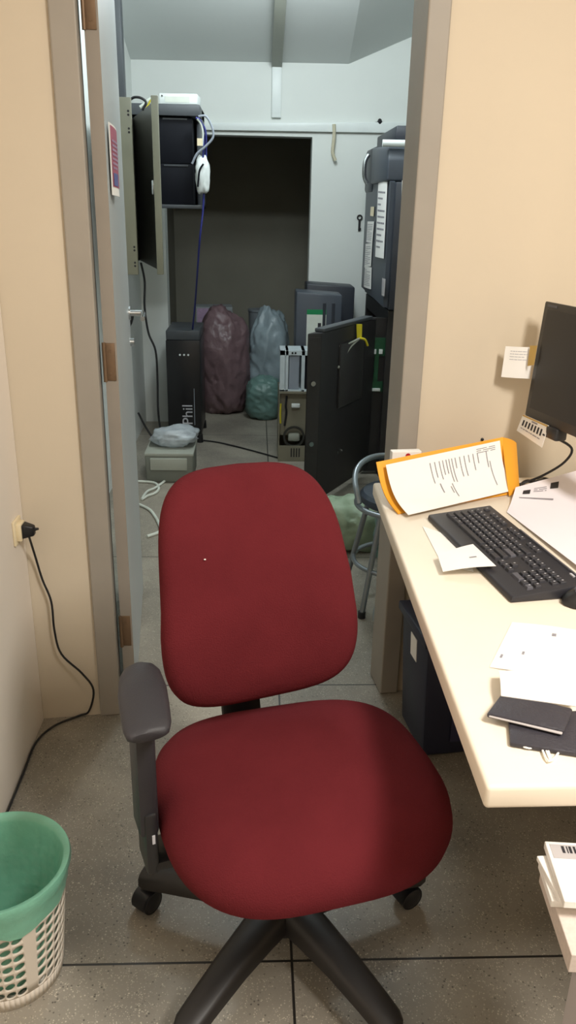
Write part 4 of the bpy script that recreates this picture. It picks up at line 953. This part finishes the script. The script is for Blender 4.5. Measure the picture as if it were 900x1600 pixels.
mb = MB(); mb.box(-.047, .023, -.132, -.12, .128, .178, .01); lab(mb.build('fan_hub', K['putty'], t, True), 'pale motor block')
mb = MB(); mb.tube([(-.06, -.115, h - .03), (-.065, -.125, h - .09), (-.06, -.12, .3), (-.07, -.12, .22)], .006, 8, 4); lab(mb.build('wire', K['cable'], t, True), 'black wire')
mb = MB(); mb.tube([(-w / 2 + .012, -.138, .36), (-w / 2 + .01, -.14, .3), (-w / 2 + .012, -.138, .24)], .005, 8, 4); lab(mb.build('wire', K['yellow'], t, True), 'yellow wire')
mb = MB(); mb.box(-.03, .02, -.13, -.11, h - .10, h - .075, .004); mb.build('connector', K['whitebox'], t, True)
a, b = ony(437, 606, y), ony(492, 548, y + .02); w = b.x - a.x; hh = ony(437, 548, y).z - h
t = thing('drive_cage', 'white metal drive cage lying on the tan open computer case', 'drive cage', ((a.x + b.x) / 2, y + .13, h))
mb = MB()
for q in ((-w / 2, w / 2, -.12, .06, hh - .028, hh), (-w / 2, w / 2, -.12, .06, 0, .010), (-w / 2, -w / 2 + .03, -.12, -.11, 0, hh), (-w / 2 + .033, -w / 2 + .05, -.12, .06, 0, hh), (.025, .045, -.12, .06, 0, hh), (w / 2 - .006, w / 2, -.12, .06, 0, hh)): mb.box(*q, bev=.001)
mb.build('frame', K['steelw'], t)
mb = MB(); mb.box(-w / 2 + .054, .012, -.112, .05, .012, hh - .03, .002); lab(mb.build('drive', K['greycable'], t), 'grey metal drive')
mb = MB(); mb.box(.05, w / 2 - .012, -.10, .05, .012, hh - .03); lab(mb.build('drive', K['rackblk'], t), 'dark drive')
mb = MB(); mb.cyl((-.03, -.1205, hh - .014), (-.03, -.123, hh - .014), .006, 10); mb.cyl((-.012, -.1205, hh - .014), (-.012, -.123, hh - .014), .006, 10); mb.build('screw', K['cable'], t)

# crumpled pale bags on the floor behind the stool
GP = 'crumpled bags behind the stool'
blob('crumpled_bag', 'crumpled pale green plastic bag on the floor behind the stool', 'bag', (.42, 3.42, 0), (.13, .12, .11), 'palebag', 12, .28, True, 4, GP)
blob('crumpled_bag', 'crumpled dull teal plastic bag between the stool and the red chair', 'bag', (.66, 3.18, 0), (.12, .10, .16), 'greenbag', 15, .28, True, 4, GP)
blob('crumpled_bag', 'small whitish crumpled bag near the stool feet', 'bag', (.50, 2.62, 0), (.05, .05, .05), 'bluebag', 18, .28, True, 3, GP)

# ================================================================== LIGHT
def area(name, loc, target, size, power, col, sy=None):
    ld = bpy.data.lights.new(name, 'AREA'); ld.energy = power; ld.color = col; ld.size = size
    if sy: ld.shape = 'RECTANGLE'; ld.size_y = sy
    o = bpy.data.objects.new(name, ld); C.objects.link(o); o.location = loc
    o.rotation_euler = (Vector(target) - Vector(loc)).to_track_quat('-Z', 'Y').to_euler(); return o
area('ceiling_lamp', (1.1, .15, 2.70), (.95, .6, 0), .35, 98, (1, .95, .875), 1.0)
area('room_lamp', (.2, -1.1, 2.72), (.2, -.9, 0), .35, 10, (1, .95, .88), 1.0)
area('door_fill', (.10, 2.85, 2.72), (-.05, 5.65, 2.2), .9, 16, (.88, .97, 1.0), .12)  # added fill without a fixture, kept weak for the open door's face
pl = bpy.data.lights.new('inner_tube', 'POINT'); pl.energy = 39; pl.color = (.88, .97, 1.0); pl.shadow_soft_size = .12
po_ = bpy.data.objects.new('inner_tube', pl); C.objects.link(po_); po_.location = (.2, 4.2, 2.52)
w = bpy.data.worlds.new('world'); bpy.context.scene.world = w; w.use_nodes = True
w.node_tree.nodes['Background'].inputs[0].default_value = (.7, .75, .8, 1); w.node_tree.nodes['Background'].inputs[1].default_value = .05
vs = bpy.context.scene.view_settings
vs.view_transform = 'Standard'; vs.look = 'None'; vs.gamma = 1; vs.exposure = 0; vs.use_curve_mapping = False
